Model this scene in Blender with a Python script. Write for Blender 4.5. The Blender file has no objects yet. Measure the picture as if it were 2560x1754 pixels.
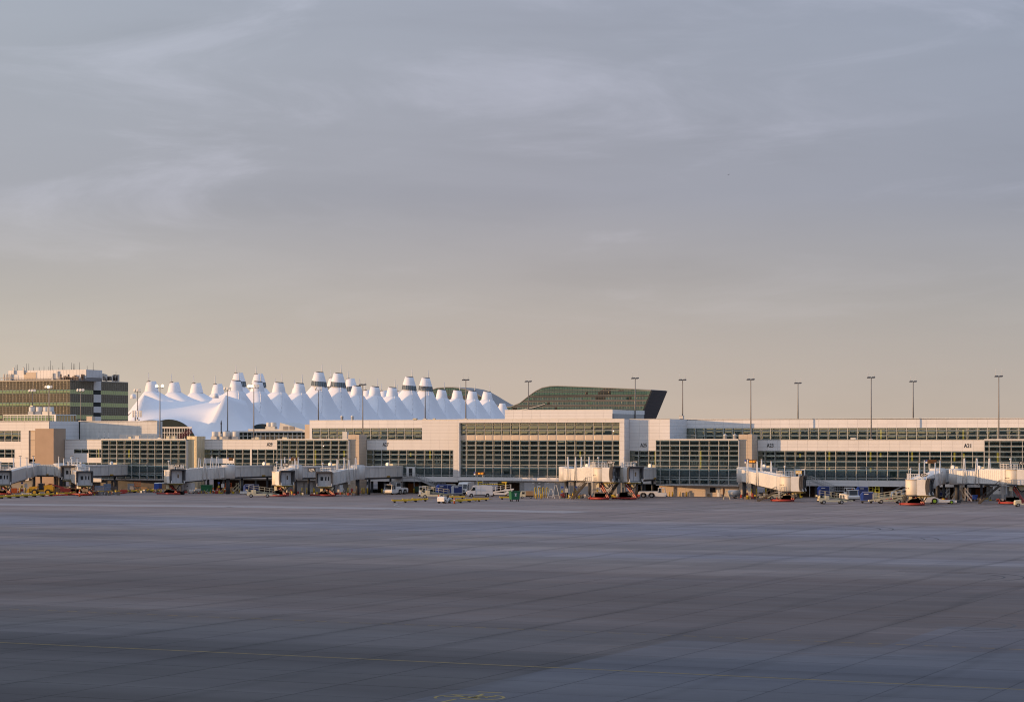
import bpy, math, random
from mathutils import Vector, Matrix
random.seed(11)
rnd = random.random
SC = bpy.context.scene
COL = SC.collection

# ------------------------------------------------------------------ camera
FOC, CX, HY, EYE = 6000.0, 1280.0, 1095.0, 13.6
TH = math.atan(6000.0/13800.0)
CT, ST = math.cos(TH), math.sin(TH)
cam_d = bpy.data.cameras.new('camera')
cam = bpy.data.objects.new('camera', cam_d); COL.objects.link(cam)
cam.location = (0, 0, EYE)
cam.rotation_euler = (math.pi/2, 0, TH)
cam_d.sensor_width = 36.0
cam_d.lens = 36.0*FOC/2560.0
cam_d.shift_y = (HY-877.0)/2560.0
cam_d.clip_start = 0.5
cam_d.clip_end = 30000
SC.camera = cam

# ------------------------------------------------------------------ light
SUN_EL = math.radians(3.3)
SX, SY = -1.42, -1.0
n_ = math.hypot(SX, SY)
sun_dir = Vector((SX/n_*math.cos(SUN_EL), SY/n_*math.cos(SUN_EL), math.sin(SUN_EL)))
sd = bpy.data.lights.new('sun', 'SUN')
sd.energy = 4.0
sd.color = (1.0, 0.58, 0.27)
sd.angle = math.radians(0.5)
so = bpy.data.objects.new('sun', sd); COL.objects.link(so)
so.location = (-300, -200, 120)
so.rotation_euler = sun_dir.to_track_quat('Z', 'Y').to_euler()

CLOUD_OFF = (1.5, 8.8, 3.3)
W = bpy.data.worlds.new('World'); SC.world = W; W.use_nodes = True
nt = W.node_tree; nt.nodes.clear()
def N(tree, typ, **kw):
    n = tree.nodes.new(typ)
    for k, v in kw.items():
        if k == 'inp':
            for i, val in v.items(): n.inputs[i].default_value = val
        else: setattr(n, k, v)
    return n
def ramp(tree, stops, interp='LINEAR'):
    r = tree.nodes.new('ShaderNodeValToRGB'); cr = r.color_ramp; cr.interpolation = interp
    while len(cr.elements) < len(stops): cr.elements.new(0.5)
    for e, (p, c) in zip(cr.elements, stops):
        e.position = p; e.color = (c[0], c[1], c[2], 1) if hasattr(c, '__len__') else (c, c, c, 1)
    return r
L = nt.links.new
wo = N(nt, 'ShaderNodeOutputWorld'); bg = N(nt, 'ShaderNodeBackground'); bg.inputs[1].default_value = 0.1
sky = N(nt, 'ShaderNodeTexSky', sky_type='NISHITA', sun_disc=False)
sky.sun_elevation = SUN_EL
sky.sun_rotation = math.atan2(sun_dir.x, sun_dir.y)
sky.altitude = 1600; sky.air_density = 1.0; sky.dust_density = 1.2; sky.ozone_density = 1.5
tc = N(nt, 'ShaderNodeTexCoord'); sp = N(nt, 'ShaderNodeSeparateXYZ'); L(tc.outputs['Generated'], sp.inputs[0])
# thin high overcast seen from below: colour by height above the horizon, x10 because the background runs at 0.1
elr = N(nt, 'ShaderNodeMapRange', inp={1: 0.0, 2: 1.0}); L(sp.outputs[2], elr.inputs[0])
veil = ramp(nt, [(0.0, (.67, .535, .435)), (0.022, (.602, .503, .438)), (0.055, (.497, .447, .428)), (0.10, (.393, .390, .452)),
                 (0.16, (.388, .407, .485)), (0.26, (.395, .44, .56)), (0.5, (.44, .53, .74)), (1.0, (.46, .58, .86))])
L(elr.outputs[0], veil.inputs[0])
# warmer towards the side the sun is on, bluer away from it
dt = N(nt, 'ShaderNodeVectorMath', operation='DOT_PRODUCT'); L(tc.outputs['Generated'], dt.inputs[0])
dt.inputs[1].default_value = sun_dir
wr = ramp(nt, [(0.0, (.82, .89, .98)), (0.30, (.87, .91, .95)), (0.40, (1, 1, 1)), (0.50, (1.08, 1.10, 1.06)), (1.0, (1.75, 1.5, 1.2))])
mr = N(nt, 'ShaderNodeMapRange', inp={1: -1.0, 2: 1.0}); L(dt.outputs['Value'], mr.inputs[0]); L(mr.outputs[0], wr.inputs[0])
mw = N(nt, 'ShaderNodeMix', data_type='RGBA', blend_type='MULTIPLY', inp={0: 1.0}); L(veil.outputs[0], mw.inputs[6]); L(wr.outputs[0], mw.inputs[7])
# high cloud: soft drawn-out patches, the same all round the sky
def layer(sc3, off, detail, rough, stops, dist=.4):
    mp = N(nt, 'ShaderNodeMapping'); mp.inputs['Scale'].default_value = sc3; mp.inputs['Location'].default_value = off
    mp.inputs['Rotation'].default_value = (0, .05, 0)
    L(tc.outputs['Generated'], mp.inputs[0])
    nz = N(nt, 'ShaderNodeTexNoise', inp={'Scale': 1.0, 'Detail': detail, 'Roughness': rough, 'Distortion': dist}); L(mp.outputs[0], nz.inputs[0])
    r = ramp(nt, stops, 'EASE'); L(nz.outputs[0], r.inputs[0]); return r
c1 = layer((5, 5, 26), (1.3, 4.1, 0.2), 5, .55, [(0.30, 0.925), (0.52, 1.0), (0.75, 1.06)])
c2 = layer((7, 7, 30), CLOUD_OFF, 7, .60, [(0.49, 0.0), (0.76, 1.0)], .6)
m1 = N(nt, 'ShaderNodeMix', data_type='RGBA', blend_type='MULTIPLY', inp={0: 0.8}); L(mw.outputs[2], m1.inputs[6]); L(c1.outputs[0], m1.inputs[7])
m2 = N(nt, 'ShaderNodeMix', data_type='RGBA', blend_type='ADD', inp={7: (.095, .092, .112, 1)}); L(m1.outputs[2], m2.inputs[6])
fd = N(nt, 'ShaderNodeMapRange', inp={1: 0.03, 2: 0.09}); L(sp.outputs[2], fd.inputs[0])
ml = N(nt, 'ShaderNodeMath', operation='MULTIPLY'); L(c2.outputs[0], ml.inputs[0]); L(fd.outputs[0], ml.inputs[1]); L(ml.outputs[0], m2.inputs[0])
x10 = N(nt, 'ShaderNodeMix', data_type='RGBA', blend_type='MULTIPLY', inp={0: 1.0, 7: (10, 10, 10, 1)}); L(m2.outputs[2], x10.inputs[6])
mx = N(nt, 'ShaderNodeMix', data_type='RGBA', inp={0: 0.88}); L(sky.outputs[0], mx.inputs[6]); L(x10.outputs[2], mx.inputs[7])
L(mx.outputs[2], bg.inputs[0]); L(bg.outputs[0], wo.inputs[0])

SC.view_settings.view_transform = 'Standard'
SC.view_settings.look = 'None'
SC.view_settings.exposure = 0.0
SC.view_settings.gamma = 1.0
try: SC.view_settings.use_curve_mapping = False
except Exception: pass
SC.render.engine = 'CYCLES'
SC.cycles.filter_width = 1.1
SC.cycles.max_bounces = 6
SC.cycles.transparent_max_bounces = 12
SC.cycles.sample_clamp_indirect = 3.0

# ------------------------------------------------------------------ survey: photo column/row -> point at a known distance
def T(x, Y): u = (x-CX)/FOC; return Y/(CT+u*ST)
def XX(x, Y): u = (x-CX)/FOC; return T(x, Y)*(-ST+u*CT)
def ZZ(y, x, Y): return EYE+(HY-y)/FOC*T(x, Y)
def GR(x, y):
    t = FOC*EYE/(y-HY); u = (x-CX)/FOC
    return (t*(-ST+u*CT), t*(CT+u*ST))

# ------------------------------------------------------------------ materials
MATS = {}
def mat(name, col, rough=.6, metal=0.0, var=.10, vs=1.2, bump=0.0, obj_var=0.0, spec=.4, streak=None, emit=None):
    if name in MATS: return MATS[name]
    m = bpy.data.materials.new(name); m.use_nodes = True; t = m.node_tree; l = t.links.new
    b = t.nodes['Principled BSDF']
    b.inputs['Roughness'].default_value = rough; b.inputs['Metallic'].default_value = metal
    b.inputs['Specular IOR Level'].default_value = spec
    g = N(t, 'ShaderNodeNewGeometry')
    mp = N(t, 'ShaderNodeMapping'); l(g.outputs['Position'], mp.inputs[0])
    mp.inputs['Scale'].default_value = streak or (1, 1, 1)
    nz = N(t, 'ShaderNodeTexNoise', inp={'Scale': vs, 'Detail': 5, 'Roughness': .6}); l(mp.outputs[0], nz.inputs[0])
    r = ramp(t, [(.25, 1-var), (.75, 1+var*.6)]); l(nz.outputs[0], r.inputs[0])
    mm = N(t, 'ShaderNodeMix', data_type='RGBA', blend_type='MULTIPLY', inp={0: 1.0, 6: (*col, 1)}); l(r.outputs[0], mm.inputs[7])
    out = mm.outputs[2]
    if obj_var:
        oi = N(t, 'ShaderNodeObjectInfo'); r2 = ramp(t, [(0, 1-obj_var), (1, 1+obj_var*.5)]); l(oi.outputs['Random'], r2.inputs[0])
        m2_ = N(t, 'ShaderNodeMix', data_type='RGBA', blend_type='MULTIPLY', inp={0: 1.0}); l(out, m2_.inputs[6]); l(r2.outputs[0], m2_.inputs[7]); out = m2_.outputs[2]
    l(out, b.inputs['Base Color'])
    if bump:
        bn = N(t, 'ShaderNodeBump', inp={'Strength': bump, 'Distance': .02}); l(nz.outputs[0], bn.inputs['Height']); l(bn.outputs[0], b.inputs['Normal'])
    if emit:
        b.inputs['Emission Color'].default_value = (*emit[0], 1); b.inputs['Emission Strength'].default_value = emit[1]
    MATS[name] = m; return m
def glass(name, tint, refl, inner, back=0.0, wav=.0008, dif=(.012, .026, .030)):
    m = bpy.data.materials.new(name); m.use_nodes = True; t = m.node_tree; t.nodes.clear(); l = t.links.new
    o = N(t, 'ShaderNodeOutputMaterial'); gl = N(t, 'ShaderNodeBsdfGlossy', inp={'Color': (*tint, 1), 'Roughness': 0.0})
    tr = N(t, 'ShaderNodeBsdfTransparent', inp={'Color': (*inner, 1)}); df = N(t, 'ShaderNodeBsdfDiffuse', inp={'Color': (*dif, 1)})
    m0 = N(t, 'ShaderNodeMixShader', inp={0: back}); l(tr.outputs[0], m0.inputs[1]); l(df.outputs[0], m0.inputs[2])
    m1_ = N(t, 'ShaderNodeMixShader', inp={0: refl}); l(m0.outputs[0], m1_.inputs[1]); l(gl.outputs[0], m1_.inputs[2])
    g = N(t, 'ShaderNodeNewGeometry')
    cl = N(t, 'ShaderNodeBsdfTransparent'); m2_ = N(t, 'ShaderNodeMixShader'); l(g.outputs['Backfacing'], m2_.inputs[0]); l(m1_.outputs[0], m2_.inputs[1]); l(cl.outputs[0], m2_.inputs[2])   # the inner face of a pane is clear: tint and mirror sit on the outer face
    l(m2_.outputs[0], o.inputs[0])
    nz = N(t, 'ShaderNodeTexNoise', inp={'Scale': .8, 'Detail': 2}); l(g.outputs['Position'], nz.inputs[0])
    bn = N(t, 'ShaderNodeBump', inp={'Strength': 1.0, 'Distance': wav}); l(nz.outputs[0], bn.inputs['Height']); l(bn.outputs[0], gl.inputs['Normal'])
    MATS[name] = m; return m

M_white = mat('white_cladding', (.76, .745, .73), .45, 0, .05, .35, obj_var=.05, streak=(1, 1, .25))
M_seam = mat('panel_backing', (.30, .29, .285), .8, 0, .1)
M_frame = mat('white_mullion', (.80, .78, .74), .35, 0, .04)
M_tan = mat('tan_masonry', (.46, .335, .235), .85, 0, .08, .5, bump=.2, obj_var=.06)
M_tanp = mat('beige_tile', (.60, .49, .375), .6, 0, .06, .5, obj_var=.06)
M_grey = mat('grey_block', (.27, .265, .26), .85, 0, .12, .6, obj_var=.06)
M_dgrey = mat('charcoal_metal', (.055, .058, .066), .55, 0, .2)
M_black = mat('black_rubber', (.014, .014, .015), .75, 0, .2)
M_core = mat('dark_interior', (.035, .040, .040), .9, 0, .5, .25)
M_brown = mat('brown_service_wall', (.085, .050, .034), .9, 0, .5, .35)
M_roof = mat('roof_membrane', (.42, .41, .39), .9, 0, .15, .2)
M_door = mat('grey_shutter', (.42, .42, .43), .6, 0, .08, .8)
M_steel = mat('galvanised_steel', (.42, .43, .44), .42, .6, .15)
M_pole = mat('weathered_pole', (.27, .25, .23), .6, 0, .15)
M_gcourse = mat('shaded_block_course', (.13, .13, .135), .85, 0, .3, .6)  # darker copy of the grey block: shade under the glazed box put in the colour
M_silver = mat('silver_ribbed_cladding', (.78, .70, .52), .33, .55, .06)
M_wpaint = mat('white_paint', (.74, .73, .70), .38, 0, .10, 1.5)
M_offw = mat('worn_white_paint', (.62, .61, .58), .45, 0, .16, 1.0, streak=(1, 1, .3))
M_cream = mat('cream_paint', (.66, .60, .42), .45, 0, .15, 1.5)
M_red = mat('red_paint', (.35, .045, .036), .45, 0, .18, 1.5)
M_orange = mat('orange_paint', (.62, .13, .03), .5, 0, .15, 2)
M_yel = mat('yellow_paint', (.58, .40, .030), .5, 0, .15, 1.5)
M_lime = mat('yellow_column', (.62, .52, .05), .5, 0, .08)
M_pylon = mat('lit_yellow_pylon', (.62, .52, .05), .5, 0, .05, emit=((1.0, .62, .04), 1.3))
M_plant = mat('loader_yellow', (.62, .33, .02), .45, 0, .15, 1.5)
M_blue = mat('blue_plastic', (.035, .085, .36), .42, 0, .15, 1.2)
M_dblue = mat('navy_vinyl', (.02, .035, .13), .55, 0, .2)
M_green = mat('green_steel', (.022, .155, .070), .5, 0, .15, 1.2)
M_dgreen = mat('dark_green_steel', (.012, .050, .032), .6, 0, .2)
M_wood = mat('plywood', (.36, .23, .12), .85, 0, .15)
M_car = mat('white_car_paint', (.78, .76, .74), .22, 0, .04, 2, spec=.5)
M_wind = mat('vehicle_glass', (.012, .016, .020), .06, 0, .1, spec=.8)
M_bumper = mat('grey_plastic', (.10, .095, .09), .6, 0, .1)
M_chrome = mat('bare_metal_rim', (.52, .52, .52), .35, .8, .1)
M_lens = mat('lamp_lens', (.70, .68, .62), .15, 0, .05, spec=.7)
M_tail = mat('red_lens', (.40, .02, .02), .2, 0, .05)
M_stair = mat('dark_stair_steel', (.062, .056, .05), .7, .2, .25)
M_text = mat('dark_lettering', (.03, .03, .033), .6)
M_twhite = mat('white_lettering', (.80, .80, .78), .5)
M_led = mat('amber_board', (.085, .035, .008), .6, 0, .2)
M_ledt = mat('amber_digits', (.9, .35, .02), .5, emit=((1.0, .36, .03), .9))
M_lamp = mat('lit_floodlight', (1, .9, .6), .3, emit=((1.0, .82, .45), 3.0))
M_tent = mat('white_tent_membrane', (.84, .84, .86), .5, 0, .035, .12)
M_band = mat('tent_window_band', (.16, .20, .22), .25, 0, .15, spec=.6)
M_bellow = mat('grey_canopy_fabric', (.075, .073, .076), .8, 0, .25, 1.2)
M_liner = mat('pale_cab_door', (.55, .56, .57), .5, 0, .08)
M_drum = mat('brushed_cab_drum', (.72, .66, .56), .6, .15, .08, .6, streak=(1, 1, .15))
M_soil = mat('tarpaulin', (.55, .52, .48), .7, 0, .2)
M_taillime = mat('lime_hub', (.25, .45, .03), .5)
M_pipe = mat('pipe_clutter', (.20, .17, .15), .8, 0, .5, .8)
G_main = glass('curtain_wall_glass', (.55, .60, .49), .42, (.50, .57, .56), .5, dif=(.010, .021, .028))
G_spand = mat('rose_spandrel', (.60, .50, .40), .45, .0, .08, .12, spec=.4)
G_low = glass('teal_lower_glass', (.50, .60, .58), .30, (.45, .62, .66), .75, .0008, (.011, .029, .037))
G_office = glass('gold_green_glass', (.56, .52, .36), .55, (.3, .3, .3), 1.0, .0008)
G_hotel = glass('hotel_glass', (.30, .52, .48), .34, (.3, .35, .35), 1.0, .0012)

# ------------------------------------------------------------------ mesh builder
class MB:
    def __init__(s): s.v = []; s.f = []; s.sm = []
    def face(s, idx, smooth=False): s.f.append(idx); s.sm.append(smooth)
    def poly(s, pts, smooth=False):
        b = len(s.v); s.v += [tuple(p) for p in pts]; s.face(list(range(b, b+len(pts))), smooth); return s
    def hexa(s, p):     # 8 corners: bottom ring 0-3 ccw, top ring 4-7
        b = len(s.v); s.v += [tuple(q) for q in p]
        for q in ((0, 3, 2, 1), (4, 5, 6, 7), (0, 1, 5, 4), (1, 2, 6, 5), (2, 3, 7, 6), (3, 0, 4, 7)): s.face([b+i for i in q])
        return s
    def box(s, x0, x1, y0, y1, z0, z1):
        if x0 > x1: x0, x1 = x1, x0
        if y0 > y1: y0, y1 = y1, y0
        if z0 > z1: z0, z1 = z1, z0
        return s.hexa([(x0, y0, z0), (x1, y0, z0), (x1, y1, z0), (x0, y1, z0), (x0, y0, z1), (x1, y0, z1), (x1, y1, z1), (x0, y1, z1)])
    def bar(s, p, q, w, h=None):
        h = h or w; p = Vector(p); q = Vector(q); d = (q-p)
        if d.length < 1e-6: return s
        d.normalize(); up = Vector((0, 0, 1)) if abs(d.z) < .98 else Vector((0, 1, 0))
        a = d.cross(up).normalized()*(w/2); c = a.cross(d).normalized()*(h/2)
        return s.hexa([p-a-c, p+a-c, q+a-c, q-a-c, p-a+c, p+a+c, q+a+c, q-a+c])
    def tube(s, p, q, r0, r1=None, n=8, cap=True):
        r1 = r0 if r1 is None else r1; p = Vector(p); q = Vector(q); d = (q-p)
        if d.length < 1e-6: return s
        d.normalize(); up = Vector((0, 0, 1)) if abs(d.z) < .98 else Vector((0, 1, 0))
        a = d.cross(up).normalized(); c = d.cross(a).normalized(); b = len(s.v)
        for k in range(n):
            w = 2*math.pi*k/n; o = a*math.cos(w)+c*math.sin(w); s.v += [tuple(p+o*r0), tuple(q+o*r1)]
        for k in range(n):
            j = (k+1) % n; s.face([b+2*k, b+2*j, b+2*j+1, b+2*k+1], True)
        if cap:
            s.face([b+2*k for k in range(n)][::-1]); s.face([b+2*k+1 for k in range(n)])
        return s
    def path(s, pts, r, n=6):
        for p, q in zip(pts, pts[1:]): s.tube(p, q, r, n=n)
        return s
    def lathe(s, prof, cx=0, cy=0, n=20, cap=True, tilt=0.0):
        b = len(s.v)
        for (r, z) in prof:
            for k in range(n):
                w = 2*math.pi*k/n; x = r*math.cos(w); s.v.append((cx+x, cy+r*math.sin(w), z+tilt*x))
        for i in range(len(prof)-1):
            for k in range(n):
                j = (k+1) % n; s.face([b+i*n+k, b+i*n+j, b+(i+1)*n+j, b+(i+1)*n+k], True)
        if cap:
            s.face([b+k for k in range(n)][::-1]); s.face([b+(len(prof)-1)*n+k for k in range(n)])
        return s
    def prism(s, poly, y0, y1):       # poly of (x,z), extruded along y
        n = len(poly); b = len(s.v); s.v += [(x, y0, z) for x, z in poly]+[(x, y1, z) for x, z in poly]
        s.face(list(range(b, b+n))); s.face(list(range(b+n, b+2*n))[::-1])
        for k in range(n):
            j = (k+1) % n; s.face([b+j, b+k, b+n+k, b+n+j])
        return s
    def grid(s, rows, smooth=True):
        b = len(s.v); m = len(rows[0])
        for r in rows: s.v += [tuple(p) for p in r]
        for i in range(len(rows)-1):
            for j in range(m-1): s.face([b+i*m+j, b+i*m+j+1, b+(i+1)*m+j+1, b+(i+1)*m+j], smooth)
        return s
    def mesh(s, name, m, off=(0, 0, 0)):
        me = bpy.data.meshes.new(name); ox, oy, oz = off
        me.from_pydata([(x-ox, y-oy, z-oz) for x, y, z in s.v], [], s.f)
        for p, q in zip(me.polygons, s.sm): p.use_smooth = q
        if m: me.materials.append(m)
        me.update(); return me
    def build(s, name, m, parent=None, world=True, label=None, kind=None):
        """world=True: vertices are world coordinates; the parent root only carries a location"""
        off = root_loc(parent) if (parent is not None and world) else (0, 0, 0)
        o = bpy.data.objects.new(name, s.mesh(name, m, off)); COL.objects.link(o)
        if parent is not None: adopt(o, parent)
        if label: o['label'] = label
        if kind: o['kind'] = kind
        return o
KIDS = {}
def adopt(o, parent): o.parent = parent; KIDS.setdefault(parent.name, []).append(o)
def root_loc(o):
    v = Vector((0, 0, 0))
    while o is not None: v += Vector(o.location); o = o.parent
    return v
def thing(name, label, cat, loc=(0, 0, 0), rz=0.0, group=None):
    o = bpy.data.objects.new(name, None); COL.objects.link(o); o.location = loc; o.rotation_euler = (0, 0, rz)
    o.empty_display_size = .3
    o['label'] = label; o['category'] = cat
    if group: o['group'] = group
    return o
def tag(o, label, cat, group=None):
    o['label'] = label; o['category'] = cat
    if group: o['group'] = group
    return o
def structure(name, mb, m): return mb.build(name, m, kind='structure')
def copy_tree(o, parent=None):
    c = o.copy(); COL.objects.link(c)
    if parent is not None: adopt(c, parent)
    for ch in KIDS.get(o.name, []): copy_tree(ch, c)
    return c
def place(proto, used, x, y, rz, label, z=0.0, group=None):
    o = copy_tree(proto) if used else proto
    o.location = (x, y, z); o.rotation_euler = (0, 0, rz); o['label'] = label
    if group: o['group'] = group
    return o
TXT = {}
def text_mb(body, height, width=None, depth=.03):
    """flat lettering standing in the x-z plane, centred, facing -y; returned as an MB"""
    cu = bpy.data.curves.new('t', 'FONT'); cu.body = body; cu.extrude = depth/2; cu.offset = .012; cu.resolution_u = 2
    ob = bpy.data.objects.new('t', cu); COL.objects.link(ob)
    dg = bpy.context.evaluated_depsgraph_get(); me = bpy.data.meshes.new_from_object(ob.evaluated_get(dg))
    xs = [v.co.x for v in me.vertices]; ys = [v.co.y for v in me.vertices]
    k = height/(max(ys)-min(ys)); kx = k if width is None else width/(max(xs)-min(xs))
    cx, cy = (max(xs)+min(xs))/2, (max(ys)+min(ys))/2
    mb = MB()
    mb.v = [((v.co.x-cx)*kx, -v.co.z, (v.co.y-cy)*k) for v in me.vertices]
    mb.f = [list(p.vertices) for p in me.polygons]; mb.sm = [False]*len(mb.f)
    bpy.data.objects.remove(ob); bpy.data.curves.remove(cu); bpy.data.meshes.remove(me)
    return mb
def moved(mb, x=0, y=0, z=0, rz=0.0):
    c, s_ = math.cos(rz), math.sin(rz)
    mb.v = [(a*c-b*s_+x, a*s_+b*c+y, d+z) for a, b, d in mb.v]; return mb
# ================================================================== THE APRON
PITCH, PX0, PY0 = 5.715, -44.5, 141.0
def ground_material():
    m = bpy.data.materials.new('apron_concrete'); m.use_nodes = True; t = m.node_tree; l = t.links.new
    b = t.nodes['Principled BSDF']
    g = N(t, 'ShaderNodeNewGeometry'); s = N(t, 'ShaderNodeSeparateXYZ'); l(g.outputs['Position'], s.inputs[0])
    def M(op, a, c=None, clamp=False):
        n = N(t, 'ShaderNodeMath', operation=op); n.use_clamp = clamp
        for i, q in enumerate((a, c)):
            if q is None: continue
            if isinstance(q, (int, float)): n.inputs[i].default_value = q
            else: l(q, n.inputs[i])
        return n.outputs[0]
    X, Y = s.outputs[0], s.outputs[1]
    fx = M('DIVIDE', M('SUBTRACT', X, PX0), PITCH); fy = M('DIVIDE', M('SUBTRACT', Y, PY0), PITCH)
    ix, iy = M('FLOOR', fx), M('FLOOR', fy)
    cell = N(t, 'ShaderNodeCombineXYZ'); l(ix, cell.inputs[0]); l(iy, cell.inputs[1])
    wn = N(t, 'ShaderNodeTexWhiteNoise', noise_dimensions='2D'); l(cell.outputs[0], wn.inputs['Vector'])
    lane = N(t, 'ShaderNodeTexWhiteNoise', noise_dimensions='1D'); l(M('FLOOR', M('DIVIDE', fy, 2.0)), lane.inputs['W'])
    lanex = N(t, 'ShaderNodeTexWhiteNoise', noise_dimensions='1D'); l(ix, lanex.inputs['W'])
    # pavement strips laid parallel to the concourse: value by distance
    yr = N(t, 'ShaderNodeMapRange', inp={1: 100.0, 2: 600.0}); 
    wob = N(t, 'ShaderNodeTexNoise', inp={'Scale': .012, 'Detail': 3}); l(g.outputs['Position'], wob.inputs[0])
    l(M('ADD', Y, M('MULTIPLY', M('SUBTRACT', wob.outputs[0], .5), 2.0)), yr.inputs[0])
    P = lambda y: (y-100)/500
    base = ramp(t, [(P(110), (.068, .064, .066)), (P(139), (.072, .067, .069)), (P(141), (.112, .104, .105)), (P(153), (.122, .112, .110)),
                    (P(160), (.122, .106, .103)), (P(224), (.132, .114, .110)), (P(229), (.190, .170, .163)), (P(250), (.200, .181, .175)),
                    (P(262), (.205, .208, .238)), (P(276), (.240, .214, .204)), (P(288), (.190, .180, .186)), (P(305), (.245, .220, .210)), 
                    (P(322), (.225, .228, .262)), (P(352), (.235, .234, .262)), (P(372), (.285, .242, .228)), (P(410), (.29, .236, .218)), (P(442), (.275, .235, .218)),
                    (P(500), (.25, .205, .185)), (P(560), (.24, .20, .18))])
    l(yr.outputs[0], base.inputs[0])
    wm = N(t, 'ShaderNodeMix', data_type='RGBA', blend_type='MULTIPLY', inp={0: 1.0, 7: (1.03, .985, .95, 1)}); l(base.outputs[0], wm.inputs[6]); out = wm.outputs[2]
    def mul(col, fac_socket, lo, hi, f0=0.0, f1=1.0):
        r = ramp(t, [(f0, lo), (f1, hi)]); l(fac_socket, r.inputs[0])
        x = N(t, 'ShaderNodeMix', data_type='RGBA', blend_type='MULTIPLY', inp={0: 1.0}); l(col, x.inputs[6]); l(r.outputs[0], x.inputs[7]); return x.outputs[2]
    def noise(scale, sc, det=4, rough=.6):
        mp = N(t, 'ShaderNodeMapping'); mp.inputs['Scale'].default_value = sc; l(g.outputs['Position'], mp.inputs[0])
        n = N(t, 'ShaderNodeTexNoise', inp={'Scale': scale, 'Detail': det, 'Roughness': rough}); l(mp.outputs[0], n.inputs[0]); return n.outputs[0]
    # newer, bluer slabs on the near right
    mk = M('MAXIMUM', M('MULTIPLY', M('GREATER_THAN', X, PX0-PITCH*1.75), M('LESS_THAN', Y, 153.0)), M('MULTIPLY', M('GREATER_THAN', X, PX0+PITCH*.72), M('LESS_THAN', Y, 172.0)))
    nb = N(t, 'ShaderNodeMix', data_type='RGBA', inp={7: (.128, .134, .156, 1)}); l(M('MULTIPLY', mk, .6), nb.inputs[0]); l(out, nb.inputs[6]); out = nb.outputs[2]
    pc = N(t, 'ShaderNodeCombineXYZ'); l(M('FLOOR', M('DIVIDE', M('ADD', fx, M('MULTIPLY', lane.outputs['Value'], 4.0)), 3.0)), pc.inputs[0]); l(M('FLOOR', M('DIVIDE', fy, 2.0)), pc.inputs[1])
    pw = N(t, 'ShaderNodeTexWhiteNoise', noise_dimensions='2D'); l(pc.outputs[0], pw.inputs['Vector'])
    out = mul(out, pw.outputs['Value'], (.88, .88, .90), (1.07, 1.06, 1.05))
    out = mul(out, wn.outputs['Value'], .91, 1.06)
    out = mul(out, lane.outputs['Value'], .92, 1.05)
    out = mul(out, lanex.outputs['Value'], .97, 1.03)
    out = mul(out, noise(.06, (.10, 1.6, 1), 6), (.86, .85, .84), (1.10, 1.10, 1.12), .3, .7)
    out = mul(out, noise(.05, (.6, .6, 1), 5), (.86, .88, .92), (1.08, 1.06, 1.03), .3, .7)
    out = mul(out, noise(.9, (.25, 1.0, 1), 6, .7), .89, 1.08, .3, .7)
    out = mul(out, noise(.5, (.04, 1.0, 1), 5, .65), (.87, .87, .88), (1.09, 1.08, 1.08), .32, .68)
    out = mul(out, noise(.035, (1, 2.2, 1), 6, .65), (.90, .88, .87), (1.07, 1.08, 1.09), .35, .65)
    # tyre-darkened lanes running out along the joints, and oil-dark spots
    strip = M('MULTIPLY', M('SUBTRACT', 1.0, M('MULTIPLY', M('ABSOLUTE', M('SUBTRACT', M('FRACT', M('ADD', M('DIVIDE', fx, 2.0), noise(.02, (1, .6, 1), 2))), .5)), 14.0), True), noise(.03, (1, .35, 1), 3))
    strip = M('MAXIMUM', strip, 0.0)
    out = mul(out, strip, 1.0, .50)
    out = mul(out, noise(.16, (.22, 1, 1), 4), .80, 1.0, .26, .38)
    # joints between slabs
    jx = M('MINIMUM', M('FRACT', fx), M('SUBTRACT', 1.0, M('FRACT', fx))); jy = M('MINIMUM', M('FRACT', fy), M('SUBTRACT', 1.0, M('FRACT', fy)))
    j = M('MINIMUM', M('MULTIPLY', jx, PITCH/.045, True), M('MULTIPLY', jy, PITCH/.03, True))
    soft = M('MINIMUM', M('MULTIPLY', jx, PITCH/.55, True), M('MULTIPLY', jy, PITCH/.30, True))
    out = mul(out, j, .66, 1.0); out = mul(out, soft, .95, 1.0)
    l(out, b.inputs['Base Color'])
    rr = ramp(t, [(.3, .62), (.7, .86)]); l(noise(.05, (.15, 1.4, 1), 3), rr.inputs[0]); l(rr.outputs[0], b.inputs['Roughness'])
    b.inputs['Specular IOR Level'].default_value = .35
    fine = noise(3.0, (1, 1, 1), 5, .7)
    bn = N(t, 'ShaderNodeBump', inp={'Strength': .35, 'Distance': .02}); l(fine, bn.inputs['Height']); l(bn.outputs[0], b.inputs['Normal'])
    return m
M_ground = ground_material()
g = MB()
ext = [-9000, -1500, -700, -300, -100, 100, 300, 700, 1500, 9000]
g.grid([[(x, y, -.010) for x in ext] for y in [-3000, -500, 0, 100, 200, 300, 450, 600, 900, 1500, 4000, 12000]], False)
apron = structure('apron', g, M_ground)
# nearest slabs, each its own piece, joints open between them
cand = []
for i in range(-60, 60):
    for k in range(-12, 40):
        x = PX0+(i+.5)*PITCH; y = PY0+(k+.5)*PITCH
        t_ = -x*ST+y*CT; r_ = x*CT+y*ST
        if t_ < 116: continue
        px = CX+FOC*r_/t_; py = HY+FOC*EYE/t_
        if -130 < px < 2690 and py < 1800: cand.append((t_, x, y))
cand.sort()
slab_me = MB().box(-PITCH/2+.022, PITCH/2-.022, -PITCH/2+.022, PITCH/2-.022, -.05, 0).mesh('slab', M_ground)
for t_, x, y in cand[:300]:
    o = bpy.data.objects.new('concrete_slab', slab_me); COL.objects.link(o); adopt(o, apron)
    o.location = (x, y, (rnd()-.5)*.003)
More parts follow.
